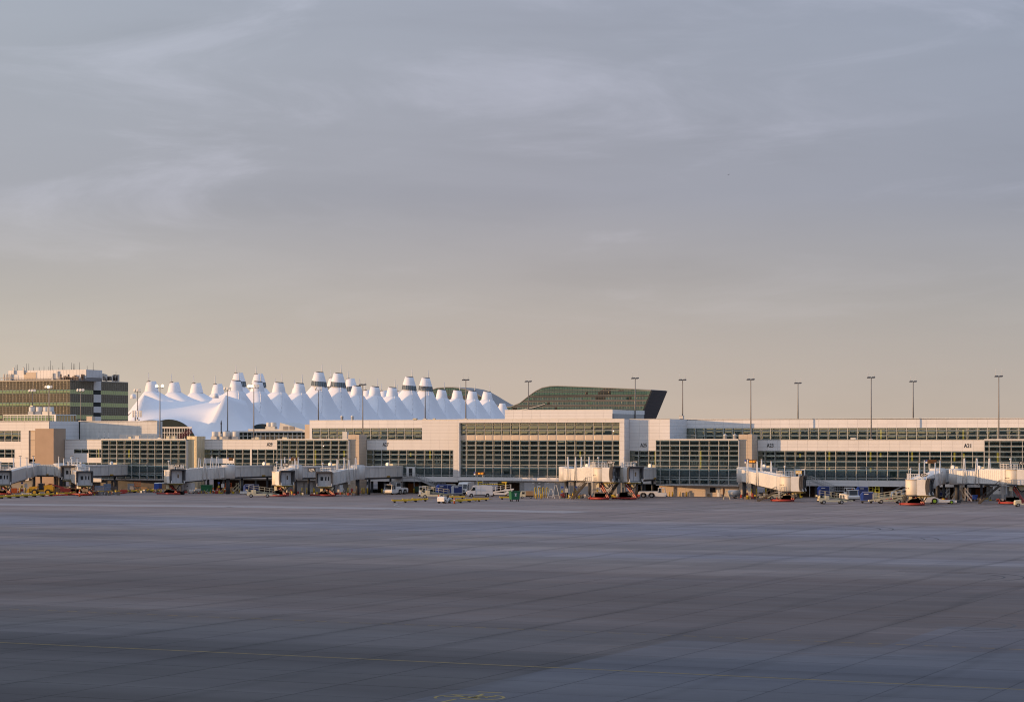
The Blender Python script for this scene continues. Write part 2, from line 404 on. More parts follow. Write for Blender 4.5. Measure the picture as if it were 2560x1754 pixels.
# painted markings
M_mark = mat('worn_yellow_marking', (.235, .165, .045), .7, 0, .35, .9)
M_markw = mat('worn_white_marking', (.42, .40, .38), .75, 0, .3, .9)
def gline(name, pts, w, m, z=.005, dash=None, label=None):
    mb = MB()
    P_ = [Vector((*GR(x, y), 0)) for x, y in pts]
    for a, c in zip(P_, P_[1:]):
        d = (c-a); Ln = d.length; d.normalize(); n = Vector((-d.y, d.x, 0))*(w/2)
        if dash is None: segs = [(0, Ln)]
        else:
            segs = []; q = 0
            while q < Ln: segs.append((q, min(Ln, q+dash[0]))); q += dash[0]+dash[1]
        for s0, s1 in segs:
            e0, e1 = a+d*s0, a+d*s1
            mb.hexa([(e0-n)+Vector((0, 0, z-.003)), (e1-n)+Vector((0, 0, z-.003)), (e1+n)+Vector((0, 0, z-.003)), (e0+n)+Vector((0, 0, z-.003)),
                     (e0-n)+Vector((0, 0, z)), (e1-n)+Vector((0, 0, z)), (e1+n)+Vector((0, 0, z)), (e0+n)+Vector((0, 0, z))])
    o = mb.build(name, m, apron)
    if label: o['label'] = label
    return o
gline('painted_line', [(-300, 1591), (1280, 1662.5), (2900, 1738)], .26, M_mark, label='long solid yellow taxi line across the near apron')
gline('painted_line', [(-300, 1508), (1280, 1570.5), (2900, 1636)], .17, M_mark, dash=(.95, .95), label='broken yellow line beyond the solid one')
gline('painted_line', [(995, 1258), (985, 1262), (1010, 1268), (1120, 1275)], .25, M_markw, label='short hooked white line near the dollies')
gline('painted_line', [(-200, 1258.5), (600, 1265.5), (1000, 1271), (1450, 1280)], 11, mat('pale_strip', (.36, .325, .32), .8, 0, .25, .25, streak=(.3, 1, 1)), z=.003, label='faint pale strip across the far apron')
for q in ([(1500, 1290), (1720, 1268), (1850, 1256)], [(1960, 1300), (2250, 1272), (2480, 1262)], [(2240, 1263), (2228, 1268)], [(1620, 1282), (1900, 1262)]):
    gline('painted_line', q, .3, mat('faded_marking', (.19, .15, .10), .8, 0, .4, .7))
# ground emblem at the bottom edge: yellow outlined roundel with an arrow stem
mk = MB()
for (ax, ay, a0, a1) in ((1152, 1742, .3, 3.9), (1205, 1742, -2.2, 1.4)):
    c0 = Vector((*GR(ax, ay), .004)); R0 = 1.35 if ax < 1180 else 1.15; nseg = 20
    for k in range(nseg):
        w0, w1 = a0+(a1-a0)*k/nseg, a0+(a1-a0)*(k+1)/nseg
        P0 = c0+Vector((R0*math.cos(w0)*1.0, R0*math.sin(w0), 0)); P1 = c0+Vector((R0*math.cos(w1), R0*math.sin(w1), 0))
        mk.bar(P0, P1, .16, .004)
for q in (((1110, 1740), (1240, 1741)), ((1150, 1745), (1250, 1738)), ((1195, 1728), (1255, 1731)), ((1140, 1746), (1090, 1757)), ((1130, 1735), (1200, 1746)), ((1185, 1743), (1208, 1733))):
    a, c = Vector((*GR(*q[0]), .0065)), Vector((*GR(*q[1]), .0065)); mk.bar(a, c, .2, .004)
o = mk.build('painted_emblem', mat('bright_yellow_marking', (.31, .225, .055), .7, 0, .3, .9), apron); o['label'] = 'yellow painted ground marking cut by the bottom edge'
# looping tyre marks
M_skid = mat('rubber_marks', (.085, .085, .092), .85, 0, .4, .5)
mk = MB()
for (x, y, r, a0, a1) in ((2330, 1440, 7, -.6, 2.2), (2345, 1560, 5.5, -1.0, 2.4), (2050, 1345, 14, .2, 3.0), (150, 1318, 16, 1.5, 4.4), (1900, 1320, 18, .1, 2.6)):
    c0 = Vector((*GR(x, y), .003))
    for dr in (0, 1.9):
        for k in range(18):
            w0 = a0+(a1-a0)*k/18; w1 = a0+(a1-a0)*(k+1)/18
            mk.bar(c0+Vector(((r+dr)*math.cos(w0), (r+dr)*math.sin(w0), 0)), c0+Vector(((r+dr)*math.cos(w1), (r+dr)*math.sin(w1), 0)), .22, .003)
o = mk.build('tyre_marks', M_skid, apron, kind='stuff')

# ================================================================== CONCOURSE (the long gate building)
WY, BY, TY, CY, UY = 535.0, 530.0, 531.0, 531.6, 547.0
conc = thing('concourse', 'long white concourse with gates A29 to A21 lettered over its glass bays', 'building', (-150, 550, 0))
PANES = []     # (x0,x1,z0,z1,Y,mat,group)
CLAD = []
wall, backing, corebox, roofmb, tanmb, beigemb = MB(), MB(), MB(), MB(), MB(), MB()
Lx = lambda x, Y: XX(x, Y)
def lin(a, b, n): return [a+(b-a)*k/n for k in range(n+1)]
def curtain(cols, rows, xr, Y, ncol=None, mw=.066, skip=(), solid=(), spand=(), gl=None, edge=True, depth=.07):
    mull = MB()
    xs = [Lx(c, Y) for c in cols] if ncol is None else lin(Lx(cols[0], Y), Lx(cols[1], Y), ncol)
    zs = [ZZ(y, xr, Y) for y in rows]          # top to bottom
    zt, zb = zs[0], zs[-1]
    for x in xs: mull.box(x-mw/2, x+mw/2, Y-depth, Y+.05, zb-.05, zt+.05)
    for z in zs: mull.box(xs[0], xs[-1], Y-depth+.02, Y+.045, z-mw*.32, z+mw*.32)
    for j in range(len(zs)-1):
        for i in range(len(xs)-1):
            if (i, j) in skip: continue
            a = (xs[i]+mw/2, xs[i+1]-mw/2, zs[j+1]+mw*.42, zs[j]-mw*.42, Y)
            if (i, j) in solid or j in solid: CLAD.append(a+(M_white,))
            elif j in spand: PANES.append(a+(G_spand,))
            else: PANES.append(a+(gl or (G_low if zs[j] < 6.9 else G_main),))
    mull.build('mullion_grid', M_frame, conc)
    return xs, zs
def clad(x0, x1, y0, y1, xr, Y, ncol, nrow, m=None, back=True, gap=.024):
    X0, X1 = Lx(x0, Y), Lx(x1, Y); zt, zb = ZZ(y0, xr, Y), ZZ(y1, xr, Y)
    xs, zs = lin(X0, X1, ncol), lin(zt, zb, nrow)
    for i in range(ncol):
        for j in range(nrow): CLAD.append((xs[i]+gap/2, xs[i+1]-gap/2, zs[j+1]+gap/2, zs[j]-gap/2, Y, m or M_white))
    if back: MB().box(X0+.02, X1-.02, Y+.02, Y+.35, zb, zt).build('panel_backing', M_seam, conc)
    return X0, X1, zt, zb
def side_clad(X, Y0, Y1, zb, zt, n, nrow, m=None, gap=.024):
    """panelled return facing +x"""
    for k in range(n):
        for j in range(nrow):
            y0 = Y0+(Y1-Y0)*k/n; y1 = Y0+(Y1-Y0)*(k+1)/n; z0 = zb+(zt-zb)*j/nrow; z1 = zb+(zt-zb)*(j+1)/nrow
            SIDE.append((X, y0+gap/2, y1-gap/2, z0+gap/2, z1-gap/2, m or M_white))
    MB().box(X-.32, X-.03, Y0, Y1, zb, zt).build('panel_backing', M_seam, conc)
SIDE = []
R23 = [1126.9, 1138.6, 1152.7, 1167, 1172.2, 1193.7, 1199.7]
ZL = ZZ(1099, 1300, WY)      # lower parapet
ZU = ZZ(1047.8, 1300, CY)    # upper parapet
# ---- far left block
clad(-60, 123, 1054, 1076, 60, WY, 9, 3)
curtain([-60, -20, 11, 29.5, 47, 52], [1077, 1082.5, 1098.5, 1103], 25, WY)
clad(52, 72, 1076, 1122, 60, WY, 1, 5); clad(-60, 52, 1103, 1122, 25, WY, 6, 2)
curtain([-60, -20, 11.5, 30, 37], [1122.3, 1132.5, 1143.5], 20, WY); clad(37, 72, 1122, 1200, 60, WY, 2, 7)
clad(-60, 37, 1143.5, 1155, 20, WY, 5, 1); curtain([-60, -30, 0, 21, 37], [1155, 1160, 1174, 1186], 20, WY); clad(-60, 37, 1186, 1203, 20, WY, 5, 2)
clad(72, 88, 1076, 1147, 80, WY+.3, 1, 6, M_tanp)
a = Lx(88, BY); c = Lx(134, BY)
tan0 = (a, c, BY, WY+.5, 0, ZZ(1071, 110, BY))
tanmb.box(a, c, BY, WY+.6, 0, tan0[5])
clad(162, 253.5, 1099.3, 1122, 210, WY, 5, 3)
clad(162, 185, 1122, 1145, 175, WY, 1, 2)
curtain([185, 203.5, 222, 241, 248, 253.5], [1122.3, 1132.3, 1143.5], 215, WY, solid=((0, 1), (1, 1)))
clad(162, 253.5, 1143.5, 1156, 215, WY, 5, 1); curtain([162, 185, 203.5, 222, 241, 253.5], [1156, 1161, 1178, 1190], 215, WY); clad(162, 253.5, 1190, 1204, 215, WY, 5, 2)
# ---- glazed box left of A29
rB = [1100, 1111.5, 1122, 1133.5, 1145, 1158, 1162, 1181, 1185.5, 1197]
curtain([253.5, 465], rB, 360, BY, 11)
# ---- silver ribbed tower
a, c = Lx(467, 531.2), Lx(492, 531.2); zt = ZZ(1090, 480, 531.2)
silv = MB(); silv.box(a, c, 531.3, WY+.5, 0, zt)
for k in range(8): x = a+(c-a)*(k+.5)/8; silv.box(x-.12, x+.12, 531.12, 531.3, .4, zt-.05)
for k in range(5): y = 531.6+k*.75; silv.box(c, c+.08, y, y+.45, .4, zt-.05)
# ---- A29 wall
clad(509, 692.5, 1099.3, 1122.5, 600, WY, 9, 3)
curtain([509, 528, 547.5, 567, 586, 606, 626], [1122.8, 1133.3, 1145.3, 1157.5, 1163], 567, WY, solid=((0, 2), (1, 2), (2, 2), (3, 2)))
clad(626, 629.5, 1122.5, 1163, 627, WY-.15, 1, 1)
curtain([629.5, 644, 663.5, 684, 692.5], [1122.8, 1133.3, 1146.3, 1157.5, 1163], 660, WY)
clad(509, 692.5, 1163, 1196, 600, WY, 9, 3)
# ---- glazed box right of A29
curtain([692.5, 702.6, 722.6, 742.7, 763.7, 784.5, 805, 825.8, 846, 868, 871], [1100, 1111.5, 1123, 1134, 1147, 1160, 1164, 1184, 1189, 1197], 780, BY)
# ---- A27 tower, wall
def tower(x0, x1, ytop, m=M_tanp):
    Xa, Xb, zt, zb = clad(x0, x1, ytop, 1241.5, (x0+x1)/2, TY, 3, 18, m)
    beigemb.box(Xa+.1, Xb-.35, TY+.36, WY+.4, 0, zt-.05); side_clad(Xb, TY, WY, .05, zt, 2, 18, m)
tower(870.5, 898, 1086)
clad(917, 1145, 1099.5, 1124, 1030, WY, 10, 3)
c27 = [917, 933, 954, 974.8, 995.8, 1017.3, 1038.3, 1060.8, 1082.5, 1104, 1124.8, 1133]
curtain(c27, [1124.5, 1135, 1148, 1160.6, 1166.5, 1186, 1190.4], 1040, WY)
clad(1133, 1145, 1124, 1191, 1138, WY, 1, 7); clad(917, 1145, 1190.6, 1203.5, 1040, WY, 11, 1)
# ---- upper wing, left
clad(774, 1056, 1050.5, 1069.5, 900, UY, 13, 2)
curtain([774+6+21*k for k in range(13)]+[1056], [1070, 1075, 1087.7, 1098], 900, UY)
clad(774, 780, 1069.5, 1098, 777, UY-.05, 1, 1)
clad(1055, 1145, 1048, 1099.5, 1100, WY, 4, 6)
# ---- centre block
GY = CY+.9
clad(1145, 1561, 1047.6, 1056.2, 1300, CY, 18, 1)
clad(1145, 1148.2, 1056.2, 1193, 1146, CY, 1, 12); clad(1549.6, 1561, 1056.2, 1193, 1555, CY, 1, 12)
cC = [1148.6, 1165.8, 1188.5, 1210.7, 1232.7, 1254.9, 1277.3, 1299.6, 1323, 1345.7, 1368.3, 1391.3, 1414.4, 1437.6, 1460.8, 1483.7, 1507, 1530.7, 1549.3]
curtain(cC, [1056.7, 1061.4, 1074.3, 1087, 1100.1, 1112.5, 1124.7, 1136.4, 1149, 1162.2, 1167.7, 1188.5, 1192.9], 1340, GY, spand=(3,), mw=.07)
for (x, s_) in ((1148.4, 0), (1549.4, 1)):
    X = Lx(x, CY); wall.box(X-.03, X+.03, CY+.01, GY+.2, ZZ(1193, x, CY), ZZ(1056, x, CY))
X0, X1 = Lx(1145, CY), Lx(1561, CY); zc = ZZ(1056.2, 1340, CY); wall.box(X0+.1, X1-.1, CY+.36, GY+.3, zc, zc+.05)
clad(1145, 1561, 1193.2, 1202, 1340, CY, 18, 1)
side_clad(Lx(1561, CY), CY, WY, ZZ(1202, 1561, CY), ZU, 2, 14)
# ---- A25 wall, box, tower
clad(1574, 1674.5, 1047.8, 1099, 1620, WY, 4, 6); clad(1574, 1640, 1099, 1126, 1600, WY, 3, 3)
side_clad(Lx(1674.5, WY), WY, UY, ZL, ZU, 4, 6)
curtain([1574, 1597, 1621, 1640], [1126, 1137.6, 1150.7, 1164.5, 1171, 1190, 1196], 1600, WY); clad(1574, 1640, 1196, 1209, 1600, WY, 3, 1)
rA25 = [1100, 1112.5, 1126, 1137.6, 1150.7, 1164.6, 1171.3, 1191.3, 1196.8, 1210]
cA25 = [1639.4, 1650.6, 1674.7, 1698.8, 1723.5, 1748, 1772.6, 1797, 1821.6, 1846.2]
curtain(cA25, rA25, 1743, BY)
tower(1846.6, 1880, 1085.3)
# ---- A23 wall
clad(1894, 2460.5, 1099.8, 1126.6, 2177, WY, 22, 3)
cA23 = [1894.5, 1912.5, 1937.5, 1962.6, 1987.9, 2013.2, 2038.5, 2063.8, 2089.6, 2115.2, 2140.9, 2166.7, 2193, 2219.2, 2245, 2271.5, 2298.3, 2325, 2351.6, 2378.5, 2405, 2432, 2460]
curtain(cA23, R23, 2100, WY)
clad(1894, 2460.5, 1200.2, 1214.8, 2100, WY, 22, 2)
# ---- A21 box
curtain([2461, 2473, 2500, 2528, 2556, 2584, 2612, 2640], [1101.3, 1114.5, 1128.3, 1140.7, 1154.5, 1169, 1174, 1196, 1201, 1214], 2500, BY)
# ---- upper wing, right
clad(1716, 2650, 1048, 1068.8, 2150, UY, 38, 2)
curtain([1716, 2650], [1069, 1075.3, 1087.8, 1098.5], 2150, UY, 38)
# ---- upper left, set back behind the far left block
side_clad(Lx(123, WY), WY+.3, 549, ZL, ZU, 5, 5)
clad(200, 393, 1054, 1098, 300, 549, 8, 5, M_offw)
side_clad(Lx(393, 549), 549, 551.6, ZL, ZU, 1, 5, M_offw)
# ---- plant penthouse
clad(1262, 1531, 1024.4, 1047, 1400, 541, 12, 3)
zp = ZZ(1024.4, 1400, 541); Xa, Xb = Lx(1262, 541), Lx(1531, 541)
side_clad(Xb, 541, 563, ZU, zp, 1, 1, M_grey); wall.box(Xb, Xb+.1, 541, 563, zp-1.0, zp)
for k in range(10): z = ZU+.2+k*.16; wall.box(Xb, Xb+.06, 542, 562.5, z, z+.06)

# ---- solid masses behind the skins (glass bays keep a 3 m deep room)
def mass(mb, x0, x1, Y0, Y1, z0, z1, Yref=None): mb.box(Lx(x0, Yref or Y0), Lx(x1, Yref or Y0), Y0, Y1, z0, z1)
xl, xr_ = Lx(-60, WY), Lx(2640, WY)
corebox.box(xl, xr_, WY+3.2, WY+45, 3.0, ZL-.06)
for (a, c) in ((253.5, 465), (692.5, 871), (1639.4, 1846.2), (2461, 2640)): corebox.box(Lx(a, BY)+.1, Lx(c, BY)-.1, BY+3.2, WY+3.4, 3.0, ZL-.1)
corebox.box(Lx(1145, CY)+.4, Lx(1561, CY)-.4, CY+4, WY+40, 3.4, ZU-.1)
corebox.box(Lx(774, UY), Lx(1056, UY), UY+3, UY+32, ZL, ZU-.08); corebox.box(Lx(1716, UY), Lx(2650, UY), UY+3, UY+32, ZL, ZU-.08)
# floors inside the glazed bays
for z in (7.4,): wall.box(xl+1, xr_-1, WY+.5, WY+3.2, z-.15, z)
# roofs
roofmb.box(xl, xr_, WY+.1, WY+46, ZL-.05, ZL+.05)
for (a, c) in ((253.5, 465), (692.5, 871), (1639.4, 1846.2), (2461, 2640)):
    roofmb.box(Lx(a, BY), Lx(c, BY), BY-.1, WY+.1, ZL-.12, ZL-.02)
    wall.box(Lx(a, BY), Lx(c, BY), BY-.2, BY+.1, ZL-.05, ZL+.22)
    wall.box(Lx(a, BY), Lx(c, BY), BY+.1, BY+3.2, ZZ(rB[-1] if a < 500 else (1197 if a < 900 else 1211), (a+c)/2, BY)-.25, ZZ(rB[-1] if a < 500 else (1197 if a < 900 else 1211), (a+c)/2, BY)-.02)
    tanx = Lx(c, BY); wall.box(tanx-.2, tanx, BY+.1, WY, ZZ(1210, c, BY), ZL)
roofmb.box(Lx(1055, WY), Lx(1674.5, WY), WY+.36, WY+44, ZU-.06, ZU-.01); roofmb.box(Lx(1145, CY)+.1, Lx(1561, CY)-.1, CY+.36, WY+.4, ZU-.05, ZU)
roofmb.box(Lx(774, UY), Lx(1056, UY), UY+.36, UY+33, ZU-.07, ZU-.02); roofmb.box(Lx(1716, UY), Lx(2650, UY), UY+.36, UY+33, ZU-.08, ZU-.03)
roofmb.box(Xa, Xb, 541.36, 563, zp-.1, zp-.02)
roofmb.box(Lx(-60, WY), Lx(123, WY)-.1, WY+.36, WY+40, ZU-.06, ZU-.01); roofmb.box(Lx(200, 549), Lx(393, 549)-.1, 549.36, 551.6, ZU-.06, ZU-.02)
corebox.box(Lx(-60, WY), Lx(123, WY)-.4, WY+.4, WY+40, ZL, ZU-.1); corebox.box(Lx(200, 549)-14, Lx(393, 549)-.4, 549.4, 551.5, ZL, ZU-.1)
corebox.box(Lx(1055, WY)+.4, Lx(1145, WY), WY+.4, WY+40, ZL, ZU-.1); corebox.box(Lx(1561, WY), Lx(1674.5, WY)-.4, WY+.4, WY+40, ZL, ZU-.1)
corebox.box(Xa+.2, Xb-.4, 541.4, 562.5, ZU, zp-.12)
# parapet copings
for (a, c, Y, z) in ((162, 253.5, WY, ZL), (509, 692.5, WY, ZL), (917, 1055, WY, ZL), (1894, 2460.5, WY, ZL), (774, 1056, UY, ZU), (1716, 2650, UY, ZU), (1055, 1145, WY, ZU), (1145, 1561, CY, ZU), (1574, 1674.5, WY, ZU), (-60, 123, WY, ZU), (200, 393, 549, ZU), (1262, 1531, 541, zp)):
    wall.box(Lx(a, Y), Lx(c, Y), Y-.12, Y+.42, z, z+.10)

# ---- ground floor, recessed
def gbox(*a): return MB().box(*a).build('ground_floor_wall', M_grey, conc)
def bbox(*a): return MB().box(*a).build('service_bay', M_brown, conc)
GF = 3.3
gbox(Lx(-60, WY), Lx(88, WY), WY+1.5, WY+2, 0, GF+.6)
gbox(Lx(162, WY), Lx(253.5, WY), WY+2, WY+2.5, 0, GF+.4)
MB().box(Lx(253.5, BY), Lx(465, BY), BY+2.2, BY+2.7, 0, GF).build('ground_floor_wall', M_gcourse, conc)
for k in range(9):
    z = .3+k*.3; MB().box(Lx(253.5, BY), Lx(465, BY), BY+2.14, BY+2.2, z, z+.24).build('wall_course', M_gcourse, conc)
bbox(Lx(509, WY), Lx(692, WY), WY+5, WY+5.5, 0, 4.2)
gbox(Lx(692.5, BY), Lx(870, BY), BY+2.6, BY+3.1, 0, 3.4)
bbox(Lx(917, WY), Lx(1145, WY), WY+6, WY+6.5, 0, 3.6)
gbox(Lx(1145, CY), Lx(1219, CY), CY+.5, CY+1, 0, 3.45); gbox(Lx(1297, CY), Lx(1561, CY), CY+.5, CY+1, 0, 3.45)
bbox(Lx(1219, CY), Lx(1297, CY), CY+6, CY+6.5, 0, 3.4); gbox(Lx(1219, CY), Lx(1297, CY), CY+.5, CY+1, 2.9, 3.45)
bbox(Lx(1561, WY), Lx(1650, WY), WY+6, WY+6.5, 0, 3.2)
bbox(Lx(1894, WY), Lx(2461, WY), WY+5.5, WY+6, 0, 3.0)
gbox(Lx(2461, BY), Lx(2640, BY), BY+2.2, BY+2.7, 0, 2.9)
wall.box(xl, xr_, WY+.3, WY+6.5, 3.02, 3.12)     # soffit
def shutter(x0, x1, ytop, Y, m=M_door):
    Xa_, Xb_ = Lx(x0, Y), Lx(x1, Y); zt_ = ZZ(ytop, (x0+x1)/2, Y); mb = MB(); n = max(3, int(zt_/.28))
    for k in range(n): mb.box(Xa_, Xb_, Y-.03-(.02 if k % 2 else 0), Y+.05, zt_*k/n+.01, zt_*(k+1)/n-.005)
    return mb.build('roller_door', m, conc)
for q in ((1311, 1337, 1205.5, CY+.45), (1361, 1387, 1206, CY+.45), (1400, 1425, 1206, CY+.45), (1440, 1470, 1206, CY+.45), (1490, 1530, 1206, CY+.45), (742, 757, 1205, BY+2.55), (763, 782, 1205, BY+2.55), (800, 830, 1205, BY+2.55), (2475, 2520, 1219, BY+2.15)): shutter(*q)
def pdoor(x0, x1, ytop, Y, m=M_wpaint, win=True):
    Xa_, Xb_ = Lx(x0, Y), Lx(x1, Y); zt_ = ZZ(ytop, (x0+x1)/2, Y)
    o = MB().box(Xa_, Xb_, Y-.06, Y, .02, zt_).build('door', m, conc)
    if win: MB().box(Xa_+.25, Xb_-.25, Y-.075, Y-.062, zt_*.5, zt_*.85).build('door_window', M_wind, o)
    return o
pdoor(1343.5, 1351.5, 1213, CY+.49)
# tan wall under the A25 box
tY = BY+1.6
clad(1648, 1846, 1211, 1241.3, 1743, tY, 9, 4, M_tanp)
MB().box(Lx(1775.5, tY), Lx(1789, tY), tY-.09, tY-.03, 1.0, ZZ(1218, 1782, tY)).build('window', M_wind, conc)
pdoor(1792.5, 1799, 1219.5, tY-.06)
pdoor(1807, 1811, 1219.5, tY-.06, M_brown, False)
# things glimpsed inside the recesses
for (x, w, z0, z1) in ((2060, 26, 0, 2.6), (2250, 16, 0, 2.2)):
    MB().box(Lx(x, WY+5), Lx(x+w, WY+5), WY+5.2, WY+5.45, z0, z1).build('service_entrance', M_dgrey, conc)
for (x, w, z1) in ((1000, 12, 2.6), (1022, 26, 2.4), (2115, 10, 2.7), (2128, 8, 2.7), (2400, 30, 2.3), (2440, 20, 2.3), (1120, 14, 2.5)): MB().box(Lx(x, WY+5.8), Lx(x+w, WY+5.8), WY+5.35, WY+5.5, .05, z1).build('service_panel', mat('rust_panel', (.30, .11, .035), .8, 0, .4, .6), conc)
for x in (930, 962, 1010, 1050, 1098, 520, 560, 600, 640, 680, 1582, 1612, 1930, 1985, 2040, 2095, 2150, 2205, 2260, 2315, 2370, 2425): 
    X = Lx(x, WY+1); MB().box(X-.25, X+.25, WY+.8, WY+1.3, 0, 3.05).build('column', M_dgrey, conc)
# wall packs / small lights
for x in (1333, 1349, 1371, 1415, 1665, 1765): 
    Y = CY+.44 if x < 1500 else tY-.1; MB().box(Lx(x-2.4, Y), Lx(x+2.4, Y), Y-.12, Y-.02, 2.75, 2.95).build('wall_light', M_wpaint, conc)

# ---- yellow columns and blue gate banners seen through the glass
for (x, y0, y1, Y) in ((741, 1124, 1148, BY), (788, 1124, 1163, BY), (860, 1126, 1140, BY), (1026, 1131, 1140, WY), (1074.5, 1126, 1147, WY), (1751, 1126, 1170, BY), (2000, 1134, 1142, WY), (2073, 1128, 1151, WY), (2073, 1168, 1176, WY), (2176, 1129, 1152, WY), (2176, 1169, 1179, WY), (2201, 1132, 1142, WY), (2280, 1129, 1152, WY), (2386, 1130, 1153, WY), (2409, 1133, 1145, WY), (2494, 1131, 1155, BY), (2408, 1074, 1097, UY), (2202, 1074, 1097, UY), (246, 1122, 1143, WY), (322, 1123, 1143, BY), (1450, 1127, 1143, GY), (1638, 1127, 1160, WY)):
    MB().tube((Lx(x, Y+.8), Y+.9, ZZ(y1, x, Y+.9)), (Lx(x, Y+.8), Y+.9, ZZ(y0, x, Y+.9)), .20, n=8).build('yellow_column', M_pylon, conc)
for (x, y, Y) in ((780, 1131, BY), (944, 1134, WY), (1712, 1135, BY), (1904, 1136, WY), (1969, 1136, WY), (2361, 1136, WY), (2517, 1137, BY)):
    X = Lx(x, Y+.4); z = ZZ(y, x, Y); MB().box(X-.28, X+.28, Y+.45, Y+.5, z-.75, z+.75).build('gate_banner', M_blue, conc)
# escalator rails inside the A25 box, posters on the lower glass, roof trusses in the wings
ins = MB()
for d in (0, 1.2):
    for (x0, y0, x1, y1) in ((1693, 1143, 1712, 1142), (1712, 1142, 1726, 1152), (1726, 1152, 1778, 1188), (1778, 1188, 1795, 1188)):
        ins.tube((Lx(x0, BY+1+d), BY+1+d, ZZ(y0, x0, BY)), (Lx(x1, BY+1+d), BY+1+d, ZZ(y1, x1, BY)), .05, n=5)
for k in range(9):
    for (x0, n_) in ((800, 6), (1900, 12)):
        pass
for x in list(range(822, 1040, 44))+list(range(1740, 2560, 52)):
    a, c = Lx(x, UY+.8), Lx(x+20, UY+.8); ins.tube((a, UY+.8, ZL+.1), (c, UY+.8, ZZ(1071, x, UY)), .07, n=5)
    a, c = Lx(x+22, UY+.9), Lx(x+42, UY+.9); ins.tube((a, UY+.9, ZZ(1071, x, UY)), (c, UY+.9, ZL+.1), .07, n=5)
ins.build('inner_bracing', M_wpaint, conc, kind='stuff')
for x in (1258, 1266, 1284, 1289, 1312, 1363, 1372, 1384, 1396): 
    X = Lx(x, GY+.7); z = ZZ(1178, x, GY); MB().box(X-.3, X+.3, GY+.7, GY+.75, z-.7, z+.7).build('poster', mat('pale_poster', (.5, .52, .5), .6, 0, .3), conc)

# ---- doors and stairs at the glass
def glassdoor(x0, x1, y0, y1, Y):
    o = MB().box(Lx(x0, Y), Lx(x1, Y), Y-.3, Y-.19, ZZ(y1, x0, Y), ZZ(y0, x0, Y)).build('emergency_door', M_wpaint, conc)
    d = .35*(Lx(x1, Y)-Lx(x0, Y)); c_ = (Lx(x0, Y)+Lx(x1, Y))/2
    MB().box(c_-d*.62, c_+d*.62, Y-.33, Y-.31, ZZ(y1, x0, Y)+.15, ZZ(y0, x0, Y)-.3).build('door_leaf', M_wind, o)
glassdoor(1017.5, 1038, 1166.5, 1191, WY)
glassdoor(2003, 2013.5, 1172, 1197, WY); glassdoor(1987, 2002, 1172, 1197, WY)

# ---- emit panels and panes: biggest as pieces, the rest joined
def px_area(x0, x1, z0, z1, Y):
    t_ = -(x0+x1)/2*ST+Y*CT; return (x1-x0)*(z1-z0)*(FOC/t_)**2
def inframe(x0, x1, Y):
    x = (x0+x1)/2; t_ = -x*ST+Y*CT; r_ = x*CT+Y*ST; return -20 < CX+FOC*r_/t_ < 2580
rows = []
for j in range(6):
    rows.append([(-.5+i/5, -.0010*(1-(2*i/5-1)**2)*(1-(2*j/5-1)**2), -.5+j/5) for i in range(6)])
def pane_mb(mb, x0, x1, z0, z1, Y, rx, rz, bulge):
    cx_, cz_ = (x0+x1)/2, (z0+z1)/2; b = len(mb.v); w, h = x1-x0, z1-z0
    for r in rows:
        for (a, d, c) in r: mb.v.append((cx_+a*w, Y+d*bulge+rz*a*w-rx*c*h, cz_+c*h))
    for j in range(5):
        for i in range(5): mb.face([b+j*6+i, b+j*6+i+1, b+(j+1)*6+i+1, b+(j+1)*6+i], True)
    q = len(mb.v); mb.v += [(x0, Y+.03, z0), (x1, Y+.03, z0), (x1, Y+.03, z1), (x0, Y+.03, z1)]
    mb.face([q+3, q+2, q+1, q])
    mb.face([b+i for i in range(6)][::-1]+[q, q+1]); mb.face([b+30+i for i in range(6)]+[q+2, q+3])
    mb.face([b+6*j for j in range(6)]+[q+3, q]); mb.face([b+6*j+5 for j in range(6)][::-1]+[q+1, q+2])
def emit(root, items, name, top=300, pane=True):
    items = sorted(items, key=lambda a: -px_area(*a[:5])*(1 if inframe(a[0], a[1], a[4]) else .001))
    big, rest = items[:top], items[top:]
    cache = {}
    L0 = root_loc(root)
    for a in big:
        x0, x1, z0, z1, Y, m = a
        key = m.name
        if key not in cache:
            mb = MB()
            if pane: pane_mb(mb, -.5, .5, -.5, .5, 0, 0, 0, 1.0)
            else: mb.box(-.5, .5, 0, .055, -.5, .5)
            cache[key] = mb.mesh(name, m)
        o = bpy.data.objects.new(name, cache[key]); COL.objects.link(o); adopt(o, root)
        o.location = Vector(((x0+x1)/2, Y-(0 if pane else .03), (z0+z1)/2))-L0
        o.scale = (x1-x0, 1.0*(.5+1.1*rnd()) if pane else 1, z1-z0)
        if pane: o.rotation_euler = (random.gauss(0, .0007), 0, random.gauss(0, .0014))
    by = {}
    for a in rest: by.setdefault(a[5].name, []).append(a)
    for k, lst in by.items():
        mb = MB()
        for x0, x1, z0, z1, Y, m in lst:
            if pane: pane_mb(mb, x0, x1, z0, z1, Y, random.gauss(0, .0007), random.gauss(0, .0014), .5+1.1*rnd())
            else: mb.box(x0, x1, Y-.03, Y+.025, z0, z1)
        mb.build(name, lst[0][5], root, kind='stuff')
emit(conc, PANES, 'pane', 300, True)
emit(conc, CLAD, 'cladding_panel', 300, False)
by = {}
for (X, y0, y1, z0, z1, m) in SIDE: by.setdefault(m.name, (MB(), m))[0].box(X-.03, X+.02, y0, y1, z0, z1)
for mb, m in by.values(): mb.build('return_panel', m, conc, kind='stuff')
wall.build('wall', M_wpaint, conc);
corebox.build('inner_wall', M_core, conc); roofmb.build('roof', M_roof, conc); tanmb.build('stair_tower', M_tan, conc, label='plain tan tower without windows')
beigemb.build('tower_core', M_tanp, conc); silv.build('ribbed_tower', M_silver, conc, label='silver ribbed tower that catches the sun')
